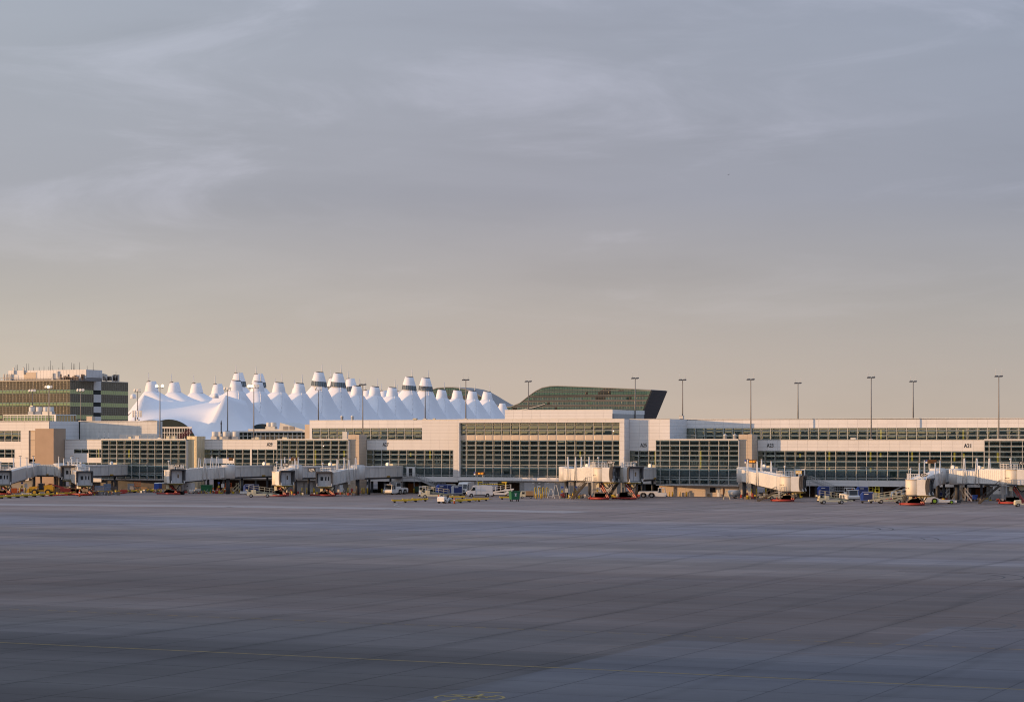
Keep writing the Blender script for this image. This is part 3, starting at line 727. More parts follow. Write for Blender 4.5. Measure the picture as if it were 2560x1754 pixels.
for body, x, y, Y in (('A29', 674, 1110.3, WY), ('A27', 964, 1110.3, WY), ('A25', 1609, 1112, WY), ('A23', 1925.5, 1112.5, WY), ('A21', 2418.5, 1113.5, WY)):
    mb = text_mb(body, .90, 1.62, .06); moved(mb, Lx(x, Y), Y-.075, ZZ(y, x, Y)); o = mb.build('lettering', M_text, conc); o['label'] = 'dark gate letters '+body
# ================================================================== CONCOURSE BEHIND THE CAMERA (seen only mirrored in the glass)
cb = thing('opposite_concourse', 'long dark concourse opposite, mirrored in the gate windows', 'building', (-150, -25, 0))
mb = MB().box(-900, 700, -45, -3.5, 0, 14.6); mb.box(-260, -120, -40, -8, 14.6, 18.5); mb.box(-430, -300, -42, -12, 14.6, 17); mb.box(60, 260, -40, -8, 14.6, 18)
mb.build('wall', mat('opposite_wall', (.30, .29, .28), .8, 0, .1), cb)
mb = MB()
for k in range(150): x = -895+k*10.6; mb.box(x, x+9.4, -3.5, -3.44, 4.2, 12.2)
mb.build('window', M_wind, cb)

# ================================================================== AIRPORT OFFICE BLOCK
OY = 700.0
off = thing('office_building', 'gold and green glass office block with aerials crowding its roof', 'building', (XX(90, OY), OY+18, 0))
ox1 = XX(175, OY); ox0 = XX(-60, OY); dO = 15.5
oz = lambda y: ZZ(y, 175, OY)
ztop = oz(951)
bodyo, rail, shaftw = MB(), MB(), MB()
rowsy = []; y = 952.2
kinds = []
pat = [(5.2, 'd')]*4+[(10.8, 'g')]
for r in range(4):
    for h, kk in pat: rowsy.append(y); kinds.append(kk); y += h
while y < 1100: rowsy.append(y); kinds.append('d'); y += 5.2 if len(kinds) % 5 else 10.8
rowsy.append(y)
zs = [oz(v) for v in rowsy]
g_d, g_g = MB(), MB()
ncf = 28; xs = lin(ox0, ox1, ncf)
G_gold = mat('bronze_spandrel_glass', (.092, .084, .060), .12, 0, .15, .3, spec=.35)
G_gvis = glass('green_vision_glass', (.54, .72, .48), .50, (.3, .3, .3), 1.0, .0015)
big_panes = []
for j in range(len(zs)-1):
    for i in range(ncf):
        a = (xs[i]+.07, xs[i+1]-.07, zs[j+1]+.05, zs[j]-.05, OY, G_gvis if kinds[j] == 'g' else G_gold); big_panes.append(a)
emit(off, big_panes, 'pane', 300, True)
for x in xs: rail.box(x-.032, x+.032, OY-.05, OY+.05, 8, ztop)
for z in zs: rail.box(ox0, ox1, OY-.04, OY+.04, z-.030, z+.030)
def office_side(x, y0, y1, n):
    ys = lin(y0, y1, n)
    for i in range(n):
        for j in range(len(zs)-1):
            (g_g if kinds[j] == 'g' else g_d).box(x-.02, x, ys[i]+.07, ys[i+1]-.07, zs[j+1]+.05, zs[j]-.05)
    for v in ys: rail.box(x-.04, x+.04, v-.028, v+.028, 8, ztop)
    for z in zs: rail.box(x-.035, x+.03, y0, y1, z-.025, z+.025)
# depth of the side measured along its own vanishing line
def depth_at(xpx, X):      # Y where column xpx meets the plane x = X
    u = (xpx-CX)/FOC; return X*(CT+u*ST)/(-ST+u*CT)
y1 = depth_at(233, ox1); y2 = depth_at(252, ox1); y3 = depth_at(320, ox1)
office_side(ox1, OY, y1, 13); office_side(ox1, y2, y3, 15)
bodyo.box(ox0, ox1-.03, OY+.05, y3, 0, ztop-.05)
rail.box(ox0, ox1+.1, OY-.15, y3, ztop-.02, ztop+.25)
for (ya, yb) in ((951, 973), (984, 1004), (1014.5, 1030), (1040, 1056)): shaftw.box(ox1+.02, ox1+.25, y1+.1, y2-.1, oz(yb), oz(ya))
shaftw.box(ox1-1, ox1+.2, y1+.1, y2-.1, ztop, oz(943))
bodyo.build('wall', M_core, off); rail.build('mullion_grid', mat('dull_cream_mullion', (.52, .47, .38), .5, 0, .05), off); shaftw.build('lift_shaft', M_wpaint, off)
g_d.build('pane', G_gold, off, kind='stuff'); g_g.build('pane', G_gvis, off, kind='stuff')
pY = OY+6; zq = ZZ(924.6, 150, pY)
ph = MB(); pa, pb = XX(21, pY), XX(216, pY); ph.box(pa, pb, pY, depth_at(255, pb), ztop, zq)
ph.build('plant_room', M_seam, off)
pl = MB(); n = 24
for k in range(n): a = pa+(pb-pa)*k/n; pl.box(a+.04, a+(pb-pa)/n-.04, pY-.1, pY-.001, ztop+.9, zq+.02)
for k in range(5): yy = pY+(depth_at(255, pb)-pY)*k/5; pl.box(pb+.001, pb+.1, yy+.05, yy+(depth_at(255, pb)-pY)/5-.05, ztop+1.2, zq+.02)
pl.build('plant_room_panel', M_white, off, kind='stuff')
MB().box(XX(60, pY-.2), XX(90, pY-.2), pY-.25, pY-.12, ztop+1.0, ztop+3.2).build('louvre', M_tanp, off)
rr = MB()
for k in range(30): x = pa+(pb-pa)*k/29; rr.tube((x, OY+1.2, ztop+.2), (x, OY+1.2, ztop+1.2), .04, n=5)
rr.box(pa, pb, OY+1.16, OY+1.24, ztop+1.15, ztop+1.25); rr.build('roof_rail', M_tan, off)
# aerials: each whip is a thing fixed to the roof -> parts of the block
for x, y0, y1_ in [(40, 912, 926), (43.5, 911, 926), (58, 916, 926), (66, 908, 926), (72, 908, 926), (84, 918, 926), (98, 917, 925), (110, 915, 925), (122, 916, 925), (126, 901, 925), (132, 913, 925), (147, 918, 925), (160, 916, 925), (156, 906, 925), (179, 906, 924), (184, 909, 924), (187, 909, 924), (199, 905, 924), (233, 905, 924), (218, 914, 924), (290, 928, 953), (10, 936, 951), (16, 936, 951), (22, 936, 951)]:
    Yq = pY+2 if y1_ < 940 else OY+4
    MB().tube((XX(x, Yq), Yq, ZZ(y1_, x, Yq)-.3), (XX(x, Yq), Yq, ZZ(y0, x, Yq)), .09, .05, n=6).build('aerial', M_dgrey, off)
for x, y in [(34, 927), (59, 927), (143, 936), (131, 941), (10, 943), (17, 943), (23, 943), (27, 943), (258, 942), (262, 943), (266, 944), (282, 946), (288, 946), (293, 946), (296, 945)]:
    Yq = pY-.5 if x < 200 else OY+14; z = ZZ(y, x, Yq); X = XX(x, Yq)
    MB().box(X-.28, X+.28, Yq-.2, Yq+.2, z-1.2, z+1.2).build('panel_antenna', M_offw, off)
dm = MB()
for k in range(40):
    x = 150+rnd()*62 if k < 26 else 256+rnd()*42; Yq = OY+2.5 if k < 26 else OY+14; X = XX(x, Yq); w = .15+rnd()*.5; h = .5+rnd()*1.7; z0 = ztop+.2
    dm.box(X-w/2, X+w/2, Yq-.4, Yq+.4, z0, z0+h)
dm.build('roof_equipment', M_pipe, off, kind='stuff')
Yq = OY+16; MB().lathe([(.1, 0), (.9, .15), (1.25, .45)], 0, 0, 14).build('dish', M_offw, off, world=False).location = (XX(271, Yq)-off.location.x, Yq-off.location.y, ZZ(943, 271, Yq))

# ================================================================== TENT-ROOFED TERMINAL
TY0, TS = 880.0, 18.5
xR, xL = XX(590, TY0), XX(378.5, TY0)
ter = thing('tent_terminal', 'terminal hall under two long rows of white fabric peaks', 'building', ((xR+xL)/2, TY0+140, 0))
half = (xR-xL)/2
def spaced(a, b, n, p=1.5):
    out = []
    for k in range(n+1):
        s = -1+2*k/n; out.append((abs(s)**p)*(b if s > 0 else a)*(1 if s > 0 else 1))
    return out
def tent(xm, ym, side, tall, zc=33.6):
    top_r = 3.5 if tall else 3.0; ztop_ = 37.2 if tall else zc
    def h(dx, dy):
        # four-sided fabric cone: creases run out diagonally, cap end rounded
        r0 = math.hypot(dx, dy); v = min(1.0, abs(dy)/(TS/2)); q = max(0, abs(dy)-3); p = max(0, abs(dx)-3)
        zy = zc-9.0*(1-math.exp(-q/4.4))-.12*q
        zx = zc-25*(1-math.exp(-p/9.0)) if dx > 0 else zc-6*(1-math.exp(-p/8))
        zr = zc-(1.25 if dx > 0 else 1.25-.75*min(1, -dx/max(.1, r0)))*max(0, r0-3)
        z = min(zy-max(0, dx-3)*.50, zx, max(zr, zy-3))
        if tall: z += (ztop_-zc)*math.exp(-max(0, r0-top_r)/4.5)*(1-v**4)
        return z
    dxs = spaced(-half, 25, 32); dys = spaced(-TS/2, TS/2, 30)
    for i, v in enumerate(dxs): dxs[i] = -abs(v) if i < 16 else abs(v)
    for i, v in enumerate(dys): dys[i] = -abs(v) if i < 15 else abs(v)
    mb = MB()
    rows_ = []
    for dx in dxs:
        rows_.append([(xm+side*dx, ym+dy, h(dx, dy)) for dy in dys])
    if side < 0: rows_ = rows_[::-1]
    mb.grid(rows_)
    t_ = mb.build('tent', M_tent, ter)
    if tall: t_['label'] = 'taller peak with a dark window band round its neck'
    cap = MB(); tl = -.10*side
    if tall:
        MB().lathe([(3.55, 37.0), (3.2, 39.2)], xm, ym, 20, False, tl).build('window_band', M_band, t_)
        fr = MB()
        for k in range(20):
            w = 2*math.pi*k/20; fr.bar((xm+3.6*math.cos(w), ym+3.6*math.sin(w), 37.0+tl*3.55*math.cos(w)), (xm+3.24*math.cos(w), ym+3.24*math.sin(w), 39.2+tl*3.2*math.cos(w)), .10)
        fr.build('band_post', M_dgrey, t_)
        cap.lathe([(3.26, 39.15), (2.6, 41.2), (2.0, 43.2), (1.8, 43.2), (1.8, 42.2)], xm, ym, 24, False, tl); zt_ = 43.2
    else:
        cap.lathe([(3.06, zc-.3), (2.98, zc), (2.55, zc+2.1), (1.95, zc+4.2), (1.75, zc+4.2), (1.75, zc+3.2)], xm, ym, 24, False, tl); zt_ = zc+4.2
    cap.build('cap', M_tent, t_)
    vt_ = MB()
    for k in range(7):
        w0, w1 = math.radians(-110+k*20), math.radians(-90+k*20)
        if side < 0: w0, w1 = math.pi-w1, math.pi-w0
        P_ = [(xm+R_*math.cos(w), ym+R_*math.sin(w), zt_+z_+tl*R_*math.cos(w)) for R_, z_ in ((2.02, -.05), (1.99, .28)) for w in (w0, w1)]
        vt_.poly([P_[0], P_[1], P_[3], P_[2]]); vt_.poly([(x*.97+xm*.03, y*.97+ym*.03, z) for x, y, z in (P_[1], P_[0], P_[2], P_[3])])
    vt_.build('cap_vent', M_dgrey, t_)
    sx = xm+side*1.4; MB().tube((sx, ym, zt_-2), (sx, ym, zt_+3.9), .30, .12, n=7).build('spire', M_wpaint, t_)
    pts = []
    for dx, dy in ((2.3, -2.2), (2.9, -2.8), (3.4, -3.5), (4, -4.5), (4.6, -5.8), (5.2, -7.2), (5.8, -8.8)): pts.append((xm+side*dx, ym+dy, h(dx, dy)+.14))
    if side > 0: MB().path(pts, .16, 5).build('seam_cable', M_tent, t_)
for i in range(15): tent(xR, TY0+i*TS, 1, i in (4, 5, 9, 10))
for i in range(15): tent(xL, TY0+i*TS, -1, i in (4, 5, 9, 10))
# north canopy slung between two lower masts
cy = 850.0; mL, mR = XX(326, cy), XX(532, cy)
zm = ZZ(983, 532, cy)
def canopy_z(x, v):      # v: 0 front edge, 1 joins the first row
    w = (x-mL)/(mR-mL)
    if w < 0: peak = 10+(zm-10)*math.exp(w*2.6)
    elif w > 1: peak = 7.5+(zm-7.5)*math.exp(-(w-1)*2.9)
    else: peak = ZZ(1033, 410, cy)+(zm-ZZ(1033, 410, cy))*(.45*abs(2*w-1)**2+.55*abs(2*w-1)**7)
    return peak
mb = MB(); rws = []
xs_ = [mL-16+k*(mR-mL+42)/56 for k in range(57)]
for k in range(15):
    v = k/14; row = []
    for x in xs_:
        w = (x-mL)/(mR-mL); pk = canopy_z(x, v)
        ze = 13.6+(ZZ(1050, 420, cy)-13.6)*max(0, 1-abs((w-.42)/.40)**2.2) if 0 <= w <= 1 else 13.2-2.5*min(1, max(w-1, -w)/.5)
        d = abs(v-.55)
        if v < .55: z = ze+(pk-ze)*((v/.55)**1.5)
        else: z = pk+(29.2-pk)*((v-.55)/.45)**.8 if 0 <= w <= 1 else pk-(v-.55)*7
        row.append((x, cy-11+v*38, z))
    rws.append(row)
mb.grid(rws[::-1]); can = mb.build('canopy', M_tent, ter, label='low front canopy slung between two masts')
for mx_ in (mL, mR):
    MB().lathe([(1.35, zm-1.9), (1.1, zm-.3), (.5, zm+.1)], mx_, cy+2.2, 14).build('cap', M_tent, can)
# end canopy far away
ex = XX(1256, 1180); ez = ZZ(1008, 1256, 1180)
mb = MB(); mb.lathe([(20, ez-17), (12, ez-13), (7.5, ez-9.6), (4.5, ez-6), (2.5, ez-2.6), (1.9, ez-1.2), (1.5, ez)], ex, 1180, 26); mb.build('canopy', M_tent, ter)
# walls and the arched glazing under the canopies
wl = MB(); wl.box(xL-8, xR+10, TY0-8, TY0+15*TS, 0, 12.5); wl.box(xL-14, xR+14, TY0+2, TY0+14.5*TS, 0, 9); wl.build('hall_wall', M_grey, ter)
ar = MB(); pts = []
aL, aR = XX(362, cy-9), XX(500, cy-9); zt_ = ZZ(1048, 415, cy-9)
for k in range(25):
    w = math.pi*(1-k/24); pts.append(((aL+aR)/2+(aR-aL)/2*math.cos(w), 10+(zt_-10)*math.sin(w)))
pts += [(aR, 0), (aL, 0)]
ar.prism(pts, cy-11.8, cy-11.2)
G_arch = mat('arch_glass', (.020, .034, .036), .10, 0, .3, .25, spec=.35)
archw = ar.build('arched_window', G_arch, ter)
ml = MB()
for y in (1067, 1070, 1081): z = ZZ(y, 430, cy-9); ml.box(aL+2, aR-2, cy-12.1, cy-11.82, z-.12, z+.12)
for k in range(18): x = aL+3+(aR-aL-6)*k/17; ml.box(x-.09, x+.09, cy-12.05, cy-11.83, 4, ZZ(1070, 430, cy-9))
ml.build('mullion_grid', M_frame, archw)
a2 = MB(); bL, bR = XX(611, 866), XX(700, 866); zt2 = ZZ(1059, 655, 866); pts = []
for k in range(21):
    w = math.pi*(1-k/20); pts.append(((bL+bR)/2+(bR-bL)/2*math.cos(w), 13+(zt2-13)*math.sin(w)))
pts += [(bR, 0), (bL, 0)]
a2.prism(pts, 866, 866.6); a2w = a2.build('arched_window', G_arch, ter)
ml = MB()
for k in range(10): x = bL+1.5+(bR-bL-3)*k/9; ml.box(x-.1, x+.1, 865.7, 865.98, 4, 15.5)
ml.box(bL, bR, 865.72, 865.96, 15.3, 15.7); ml.build('mullion_grid', M_frame, a2w)

# ================================================================== HOTEL BEHIND THE TERMINAL
HYY = 1330.0
hot = thing('hotel', 'dark green glass hotel with a swooping saddle roof', 'building', (XX(1360, HYY), HYY+12, 0))
prof = [(1045, 997), (1062, 982), (1079.4, 975.5), (1093.7, 970.5), (1115, 968.8), (1134, 968.9), (1146, 970.3), (1165, 973.6), (1182, 979.5), (1199, 989), (1217, 1000), (1235, 1010.6), (1249, 1015.9), (1261, 1018.6), (1278, 1017.2), (1300, 1008.2), (1323, 990), (1340, 978), (1356, 970), (1375.5, 966.2), (1395, 965.6), (1440, 967), (1519, 970.2), (1580, 972.8), (1628, 976)]
hp = [(XX(x, HYY), ZZ(y, x, HYY)) for x, y in prof]
xb = XX(1590, HYY); poly = hp+[(xb, ZZ(1066, 1590, HYY)), (XX(1592, HYY), 0), (hp[0][0]-3, 0)]
def depth_poly(mb, poly, y0, y1): mb.prism(poly[::-1], y0, y1)
mb = MB(); depth_poly(mb, poly, HYY, HYY+26); mb.build('glass_front', G_hotel, hot)
# dark slanted end
xe0, ze0 = hp[-1]; 
e = MB(); e.hexa([(xb+.1, HYY-.2, ZZ(1066, 1590, HYY)), (xb+1.0, HYY-.2, ZZ(1066, 1590, HYY)), (xb+1.0, HYY+26, ZZ(1066, 1590, HYY)), (xb+.1, HYY+26, ZZ(1066, 1590, HYY)),
                  (xe0-.1, HYY-.2, ze0+.2), (xe0+.8, HYY-.2, ze0+.2), (xe0+.8, HYY+26, ze0+.2), (xe0-.1, HYY+26, ze0+.2)])
e.build('end_wall', mat('dark_end_glass', (.030, .034, .042), .25, 0, .3), hot)
ee = MB()
for k in range(9):
    f = k/9; x = xb+1.02+(xe0-xb-.2)*f; z = ZZ(1066, 1590, HYY)+(ze0-ZZ(1066, 1590, HYY))*f; ee.box(x, x+.15, HYY, HYY+25.5, z, z+.18)
ee.build('end_rail', M_dgrey, hot)
rf = MB()
for (x0, z0), (x1, z1) in zip(hp, hp[1:]): rf.hexa([(x0, HYY-.6, z0), (x1, HYY-.6, z1), (x1, HYY+26.3, z1), (x0, HYY+26.3, z0), (x0, HYY-.6, z0+.45), (x1, HYY-.6, z1+.45), (x1, HYY+26.3, z1+.45), (x0, HYY+26.3, z0+.45)])
rf.build('roof', M_seam, hot)
def span_at(z):
    out = []; seg = None
    N_ = 400; xs_ = [hp[0][0]+(hp[-1][0]-hp[0][0])*k/N_ for k in range(N_+1)]
    for x in xs_:
        for (x0, z0), (x1, z1) in zip(hp, hp[1:]):
            if x0 <= x <= x1: zz = z0+(z1-z0)*(x-x0)/(x1-x0+1e-9); break
        ins_ = zz > z+.2
        if ins_: seg = [x, x] if seg is None else [seg[0], x]
        elif seg: out.append(seg); seg = None
    if seg: out.append(seg)
    return out
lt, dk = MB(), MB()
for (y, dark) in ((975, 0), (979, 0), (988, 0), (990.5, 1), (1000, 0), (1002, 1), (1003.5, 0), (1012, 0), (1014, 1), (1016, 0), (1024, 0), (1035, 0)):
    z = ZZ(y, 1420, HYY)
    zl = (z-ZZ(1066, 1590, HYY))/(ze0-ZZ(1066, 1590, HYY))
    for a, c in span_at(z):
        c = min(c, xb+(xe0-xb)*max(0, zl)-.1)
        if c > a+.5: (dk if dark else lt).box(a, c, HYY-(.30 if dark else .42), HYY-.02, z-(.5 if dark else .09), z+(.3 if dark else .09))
lt.build('floor_band', M_seam, hot); dk.build('painted_shadow_gap', M_dgrey, hot)  # charcoal bars stand in for the shade in the gaps between floors
G_teal = mat('teal_room_glass', (.065, .125, .135), .08, 0, .35, .25, spec=.5)
G_hdark = mat('dark_room_reflection_glass', (.018, .026, .030), .08, 0, .3, .25, spec=.5)
yl = [966, 975, 979, 988, 1001, 1013, 1024, 1036, 1050]; cells = {'a': [], 'b': [], 'c': []}
xs_ = lin(hp[0][0]+1, xe0-1, 92)
def roof_at(x):
    for (x0, z0), (x1, z1) in zip(hp, hp[1:]):
        if x0 <= x <= x1: return z0+(z1-z0)*(x-x0)/(x1-x0)
    return 0
random.seed(5); ph_ = [rnd()*6 for _ in range(12)]
for j in range(len(yl)-1):
    zt_, zb_ = ZZ(yl[j], 1420, HYY), ZZ(yl[j+1], 1420, HYY)
    for i in range(92):
        xa, xc = xs_[i], xs_[i+1]; zt2 = min(zt_, roof_at(xa)-.15, roof_at(xc)-.15)
        lim = xb+(xe0-xb)*(zb_-ZZ(1066, 1590, HYY))/(ze0-ZZ(1066, 1590, HYY))
        if zt2 < zb_+.4 or xc > lim-.2: continue
        f = .5+.5*math.sin(i*.55+ph_[j])*math.sin(i*.21+ph_[j+2])
        k = 'a' if j < 3 else ('b' if f > (.30 if j == 3 else .12) else 'c' if f < .04 else 'a')
        if j < 4 and (30 < i < 45 or 66 < i < 82) and f > .60: k = 'c'  # dark pane clusters on the upper floors paint in reflected silhouettes
        cells[k].append((xa+.03, xc-.03, zb_+.04, zt2-.04, HYY-.06, {'a': G_hotel, 'b': G_teal, 'c': G_hdark}[k]))
for k, c_ in cells.items():
    mb = MB()
    for (x0, x1, z0, z1, Y, m) in c_: pane_mb(mb, x0, x1, z0, z1, Y, random.gauss(0, .004), random.gauss(0, .003), 1.0)
    mb.build('pane', c_[0][5], hot, kind='stuff')
tr = MB(); 
for k in range(24): 
    x0_, x1_ = XX(1282, HYY)+k*.9, XX(1282, HYY)+(k+1)*.9
    tr.bar((x0_, HYY-1, ZZ(1025, 1290, HYY)+.011*(k*.9)**1.9), (x1_, HYY-1, ZZ(1025, 1290, HYY)+.011*((k+1)*.9)**1.9), .3)
tr.build('roof_edge', M_offw, hot)

# ================================================================== LOW BUILDINGS BETWEEN CONCOURSE AND TERMINAL
KY = 600.0
con = thing('link_building', 'low dark glazed link building behind gate A29', 'building', (XX(690, KY), KY+10, 0))
ka, kb = XX(586, KY), XX(800, KY); MB().box(ka, kb, KY+.1, KY+30, 0, ZZ(1080, 690, KY)).build('wall', M_core, con)
zt_, zb_ = ZZ(1080, 690, KY), ZZ(1100, 690, KY)
MB().box(ka-.5, kb, KY-.6, KY+31, zt_, zt_+.35).build('roof', M_wpaint, con)
pan, mlk = [], MB(); xs_ = lin(ka, kb, 19); zz = [zt_, ZZ(1088.5, 690, KY), zb_]
for i in range(19):
    for j in range(2): pan.append((xs_[i]+.08, xs_[i+1]-.08, zz[j+1]+.06, zz[j]-.06, KY, G_main))
for x in xs_: mlk.box(x-.08, x+.08, KY-.15, KY+.05, zb_, zt_)
for z in zz: mlk.box(ka, kb, KY-.12, KY+.04, z-.06, z+.06)
emit(con, pan, 'pane', 300); mlk.build('mullion_grid', M_frame, con)
SY_ = 640.0
mb = MB(); mb.prism([(XX(700, SY_), ZZ(1056, 700, SY_)), (XX(762, SY_), ZZ(1074, 762, SY_)), (XX(790, SY_), ZZ(1082, 790, SY_)), (XX(790, SY_), 5), (XX(620, SY_), 5), (XX(620, SY_), ZZ(1072, 620, SY_)), (XX(698, SY_), ZZ(1072, 700, SY_))][::-1], SY_, SY_+12)
o = tag(mb.build('plant_building', M_offw), 'pale building with a sloping roofline under the tents', 'building')
vt = MB()
for k in range(2): vt.box(XX(708+16*k, SY_), XX(720+16*k, SY_), SY_-.1, SY_, ZZ(1074, 715, SY_), ZZ(1065, 715, SY_))
vt.build('vent_louvre', M_seam, o, world=False)
mb = MB(); mb.box(XX(762, 552), XX(776, 552), 552, 560, ZL, ZZ(1060.5, 768, 552)); tag(mb.build('roof_hut', M_tanp), 'small tan rooftop hut beside the upper left wing', 'hut')
# roof cooling drums (front pair groups on the terrace and the row over the left end)
def drum_proto():
    t_ = thing('cooling_drum', 'x', 'cooling drum')
    MB().box(-1.5, 1.5, -1.5, 1.5, 0, 1.5).build('base', M_steel, t_, world=False)
    MB().lathe([(1.55, 1.5), (1.6, 1.8), (1.6, 3.6), (1.5, 3.9), (1.2, 3.9)], 0, 0, 18).build('barrel', M_offw, t_, world=False)
    MB().lathe([(1.2, 3.6), (.1, 3.6)], 0, 0, 16, False).build('fan_hole', M_dgrey, t_, world=False)
    return t_
dp = drum_proto()
for k, (x, Y, z, lab) in enumerate([(538, 545, ZL, 'pale cooling drum on the roof left of A29, nearest the silver tower'), (553, 548, ZL, 'narrow set cooling drum second from the silver tower'), (566, 545, ZL, 'pale cooling drum left of the tall lamp mast over A29'), (580, 547, ZL, 'cooling drum behind the lamp mast over A29'), (590, 545, ZL, 'rightmost of the cooling drums over A29'),
                                  (80, 566, ZZ(1036, 80, 566), 'left cooling drum above the glass pavilion'), (98, 566, ZZ(1036, 98, 566), 'second cooling drum above the glass pavilion'), (116, 566, ZZ(1036, 116, 566), 'third cooling drum above the glass pavilion'), (127, 566, ZZ(1036, 127, 566), 'rightmost cooling drum above the glass pavilion'),
                                  (673, 645, ZZ(1072, 673, 645)-.1, 'white cooling drum in front of the arched window'), (684, 645, ZZ(1072, 684, 645)-.1, 'white cooling drum beside the sloping roofline')]):
    place(dp, k > 0, XX(x, Y), Y, rnd()*.3, lab, z, 'cooling drums on the roofs').scale = (.56, .56, .55)
# glass pavilion over the far left end
VY = 560.0
pav = thing('roof_pavilion', 'green glass pavilion on the roof at the far left', 'building', (XX(70, VY), VY+4, ZU))
va, vb = XX(10, VY), XX(140, VY); vy = depth_at(190, vb); vz = ZZ(1036.5, 70, VY)
MB().box(va+.1, vb-.1, VY+.15, vy-.1, ZU-.05, vz-.1).build('wall', M_core, pav)
pan = []; mlk = MB(); xs_ = lin(va, vb, 15); zz = [vz-.15, ZZ(1041.5, 70, VY), ZZ(1054, 70, VY)]
for i in range(15):
    for j in range(2): pan.append((xs_[i]+.06, xs_[i+1]-.06, zz[j+1]+.05, zz[j]-.05, VY, G_gvis))
emit(pav, pan, 'pane', 300)
for x in xs_: mlk.box(x-.06, x+.06, VY-.1, VY+.05, ZU, vz)
for z in zz: mlk.box(va, vb, VY-.08, VY+.04, z-.06, z+.06)
ys_ = lin(VY, vy, 7); sp_ = MB()
for a, c in zip(ys_, ys_[1:]): sp_.box(vb-.08, vb-.02, a+.06, c-.06, ZU, vz-.2)
for y in ys_: mlk.box(vb-.06, vb+.05, y-.06, y+.06, ZU, vz)
mlk.box(va-.1, vb+.1, VY-.2, vy, vz-.15, vz+.1); mlk.box(vb-.5, vb+.05, VY-.15, VY-.01, ZU, vz)
sp_.build('side_pane', G_office, pav, kind='stuff'); mlk.build('mullion_grid', M_frame, pav)
# red roof stair near the silver tower
rs = thing('roof_stair', 'red railed stair on the roof left of the silver tower', 'stair', (XX(460, 556), 556, ZL))
mb = MB()
for d in (0, 1.2):
    for h in (0, .5, 1.0): mb.bar((XX(445, 556), 556+d, ZL+.2+h), (XX(474, 556), 556+d, ZL+2.0+h), .09)
    for k in range(6): x = XX(445+5.6*k, 556); z = ZL+.2+1.8*k/5; mb.bar((x, 556+d, z-.2), (x, 556+d, z+1.05), .07)
mb.build('handrail', M_red, rs)
mb = MB()
for k in range(8): x = XX(445+4*k, 556); mb.box(x, x+.4, 556, 557.2, ZL+.1+.24*k, ZL+.2+.24*k)
mb.build('step', M_red, rs)

# ================================================================== LAMP MASTS
def mast(x, ytop, ybase, Y, label, heads=2, lit=(), flood=False):
    X = XX(x, Y); z0, z1 = ZZ(ybase, x, Y), ZZ(ytop, x, Y)
    t_ = thing('lamp_mast', label, 'lamp mast', (X, Y, z0), 0, 'apron lamp masts on the roofs')
    MB().tube((X, Y, z0), (X, Y, z1), .17, .10, n=8).build('pole', M_pole, t_)
    MB().box(X-.45, X+.45, Y-.45, Y+.45, z0, z0+.25).build('base_plate', M_steel, t_)
    w = .72 if heads == 2 and not flood else (1.05 if heads < 4 else 1.5)
    MB().bar((X-w, Y, z1), (X+w, Y, z1), .10).build('crossbar', M_dgrey, t_)
    for k in range(heads):
        hx = X-w+.2+(2*w-.4)*k/max(1, heads-1)
        if flood:
            MB().lathe([(.22, -.25), (.38, .12), (.40, .22)], 0, 0, 12).build('floodlight', M_lamp if k in lit else M_lens, t_, world=False)
            h = KIDS[t_.name][-1]; h.location = (hx-X, -.1, z1-z0+.55); h.rotation_euler = (math.radians(75), 0, math.radians(-20+40*k/max(1, heads-1)))
            MB().bar((hx, Y, z1), (hx, Y, z1+.5), .1).build('bracket', M_dgrey, t_)
        else:
            s_ = -1 if k == 0 else 1
            MB().hexa([(hx-.36, Y-.6, z1-.22), (hx+.36, Y-.6, z1-.22), (hx+.36, Y+.4, z1-.06), (hx-.36, Y+.4, z1-.06), (hx-.30, Y-.5, z1+.06), (hx+.30, Y-.5, z1+.06), (hx+.30, Y+.3, z1+.18), (hx-.30, Y+.3, z1+.18)]).build('floodlight', M_dgrey, t_)
            MB().tube((hx+s_*.2, Y, z1), (hx+s_*.2, Y, z1+1.7), .035, .02, n=5).build('lightning_rod', M_wpaint, t_)
    return t_
mast(81, 981, 1016, 575, 'short lamp mast above the roof drums at far left', 3, (), True)
mast(122, 972, 1054, 552, 'lamp mast with its lamp lit bright before the office block', 3, (1,), True)
mast(202, 980, 1054, 552, 'triple floodlight mast before the dark side of the office block', 3, (), True)
mast(344, 980, 1050, 585, 'floodlight mast left of the first tent peak', 3, (), True)
mast(400, 970, 1096, 540, 'floodlight mast with two lit lamps over the glass box left of A29', 2, (0, 1), True)
mast(569, 976, 1079, 575, 'floodlight mast standing before the lit first right peak', 3, (), True)
mast(634.5, 970, 1097, 541, 'tall floodlight mast with four lamps over the A29 lettering', 4, (0, 1), True)
mast(796, 975, 1052, 590, 'floodlight mast behind the upper left wing roof', 2, (), True)
for x, yt, yb, Y, lab in ((907, 961, 1088, 538, 'thin twin lamp mast rising from the A27 tower'), (1063, 968, 1048, 572, 'twin lamp mast in front of the second banded tent pair'), (1164.6, 949, 1048, 560, 'twin lamp mast before the rightmost tent peaks'), (1321, 953, 1026, 585, 'twin lamp mast before the left slope of the hotel'),
                           (1588, 945, 1048, 556, 'twin lamp mast before the right end of the hotel'), (1706.5, 949, 1050, 552, 'twin lamp mast just right of the hotel'), (1877, 948, 1087, 538, 'tall twin lamp mast rising from the A25 tower'), (1995, 957, 1050, 590, 'thin twin lamp mast between the A25 tower and the A23 mast'),
                           (2178, 943, 1099, 540, 'tall twin lamp mast on the terrace above gate A23'), (2283, 953, 1050, 590, 'thin twin lamp mast behind the right upper wing'), (2497, 940, 1099, 540, 'tall twin lamp mast right of the A21 lettering')):
    mast(x, yt, yb, Y, lab)

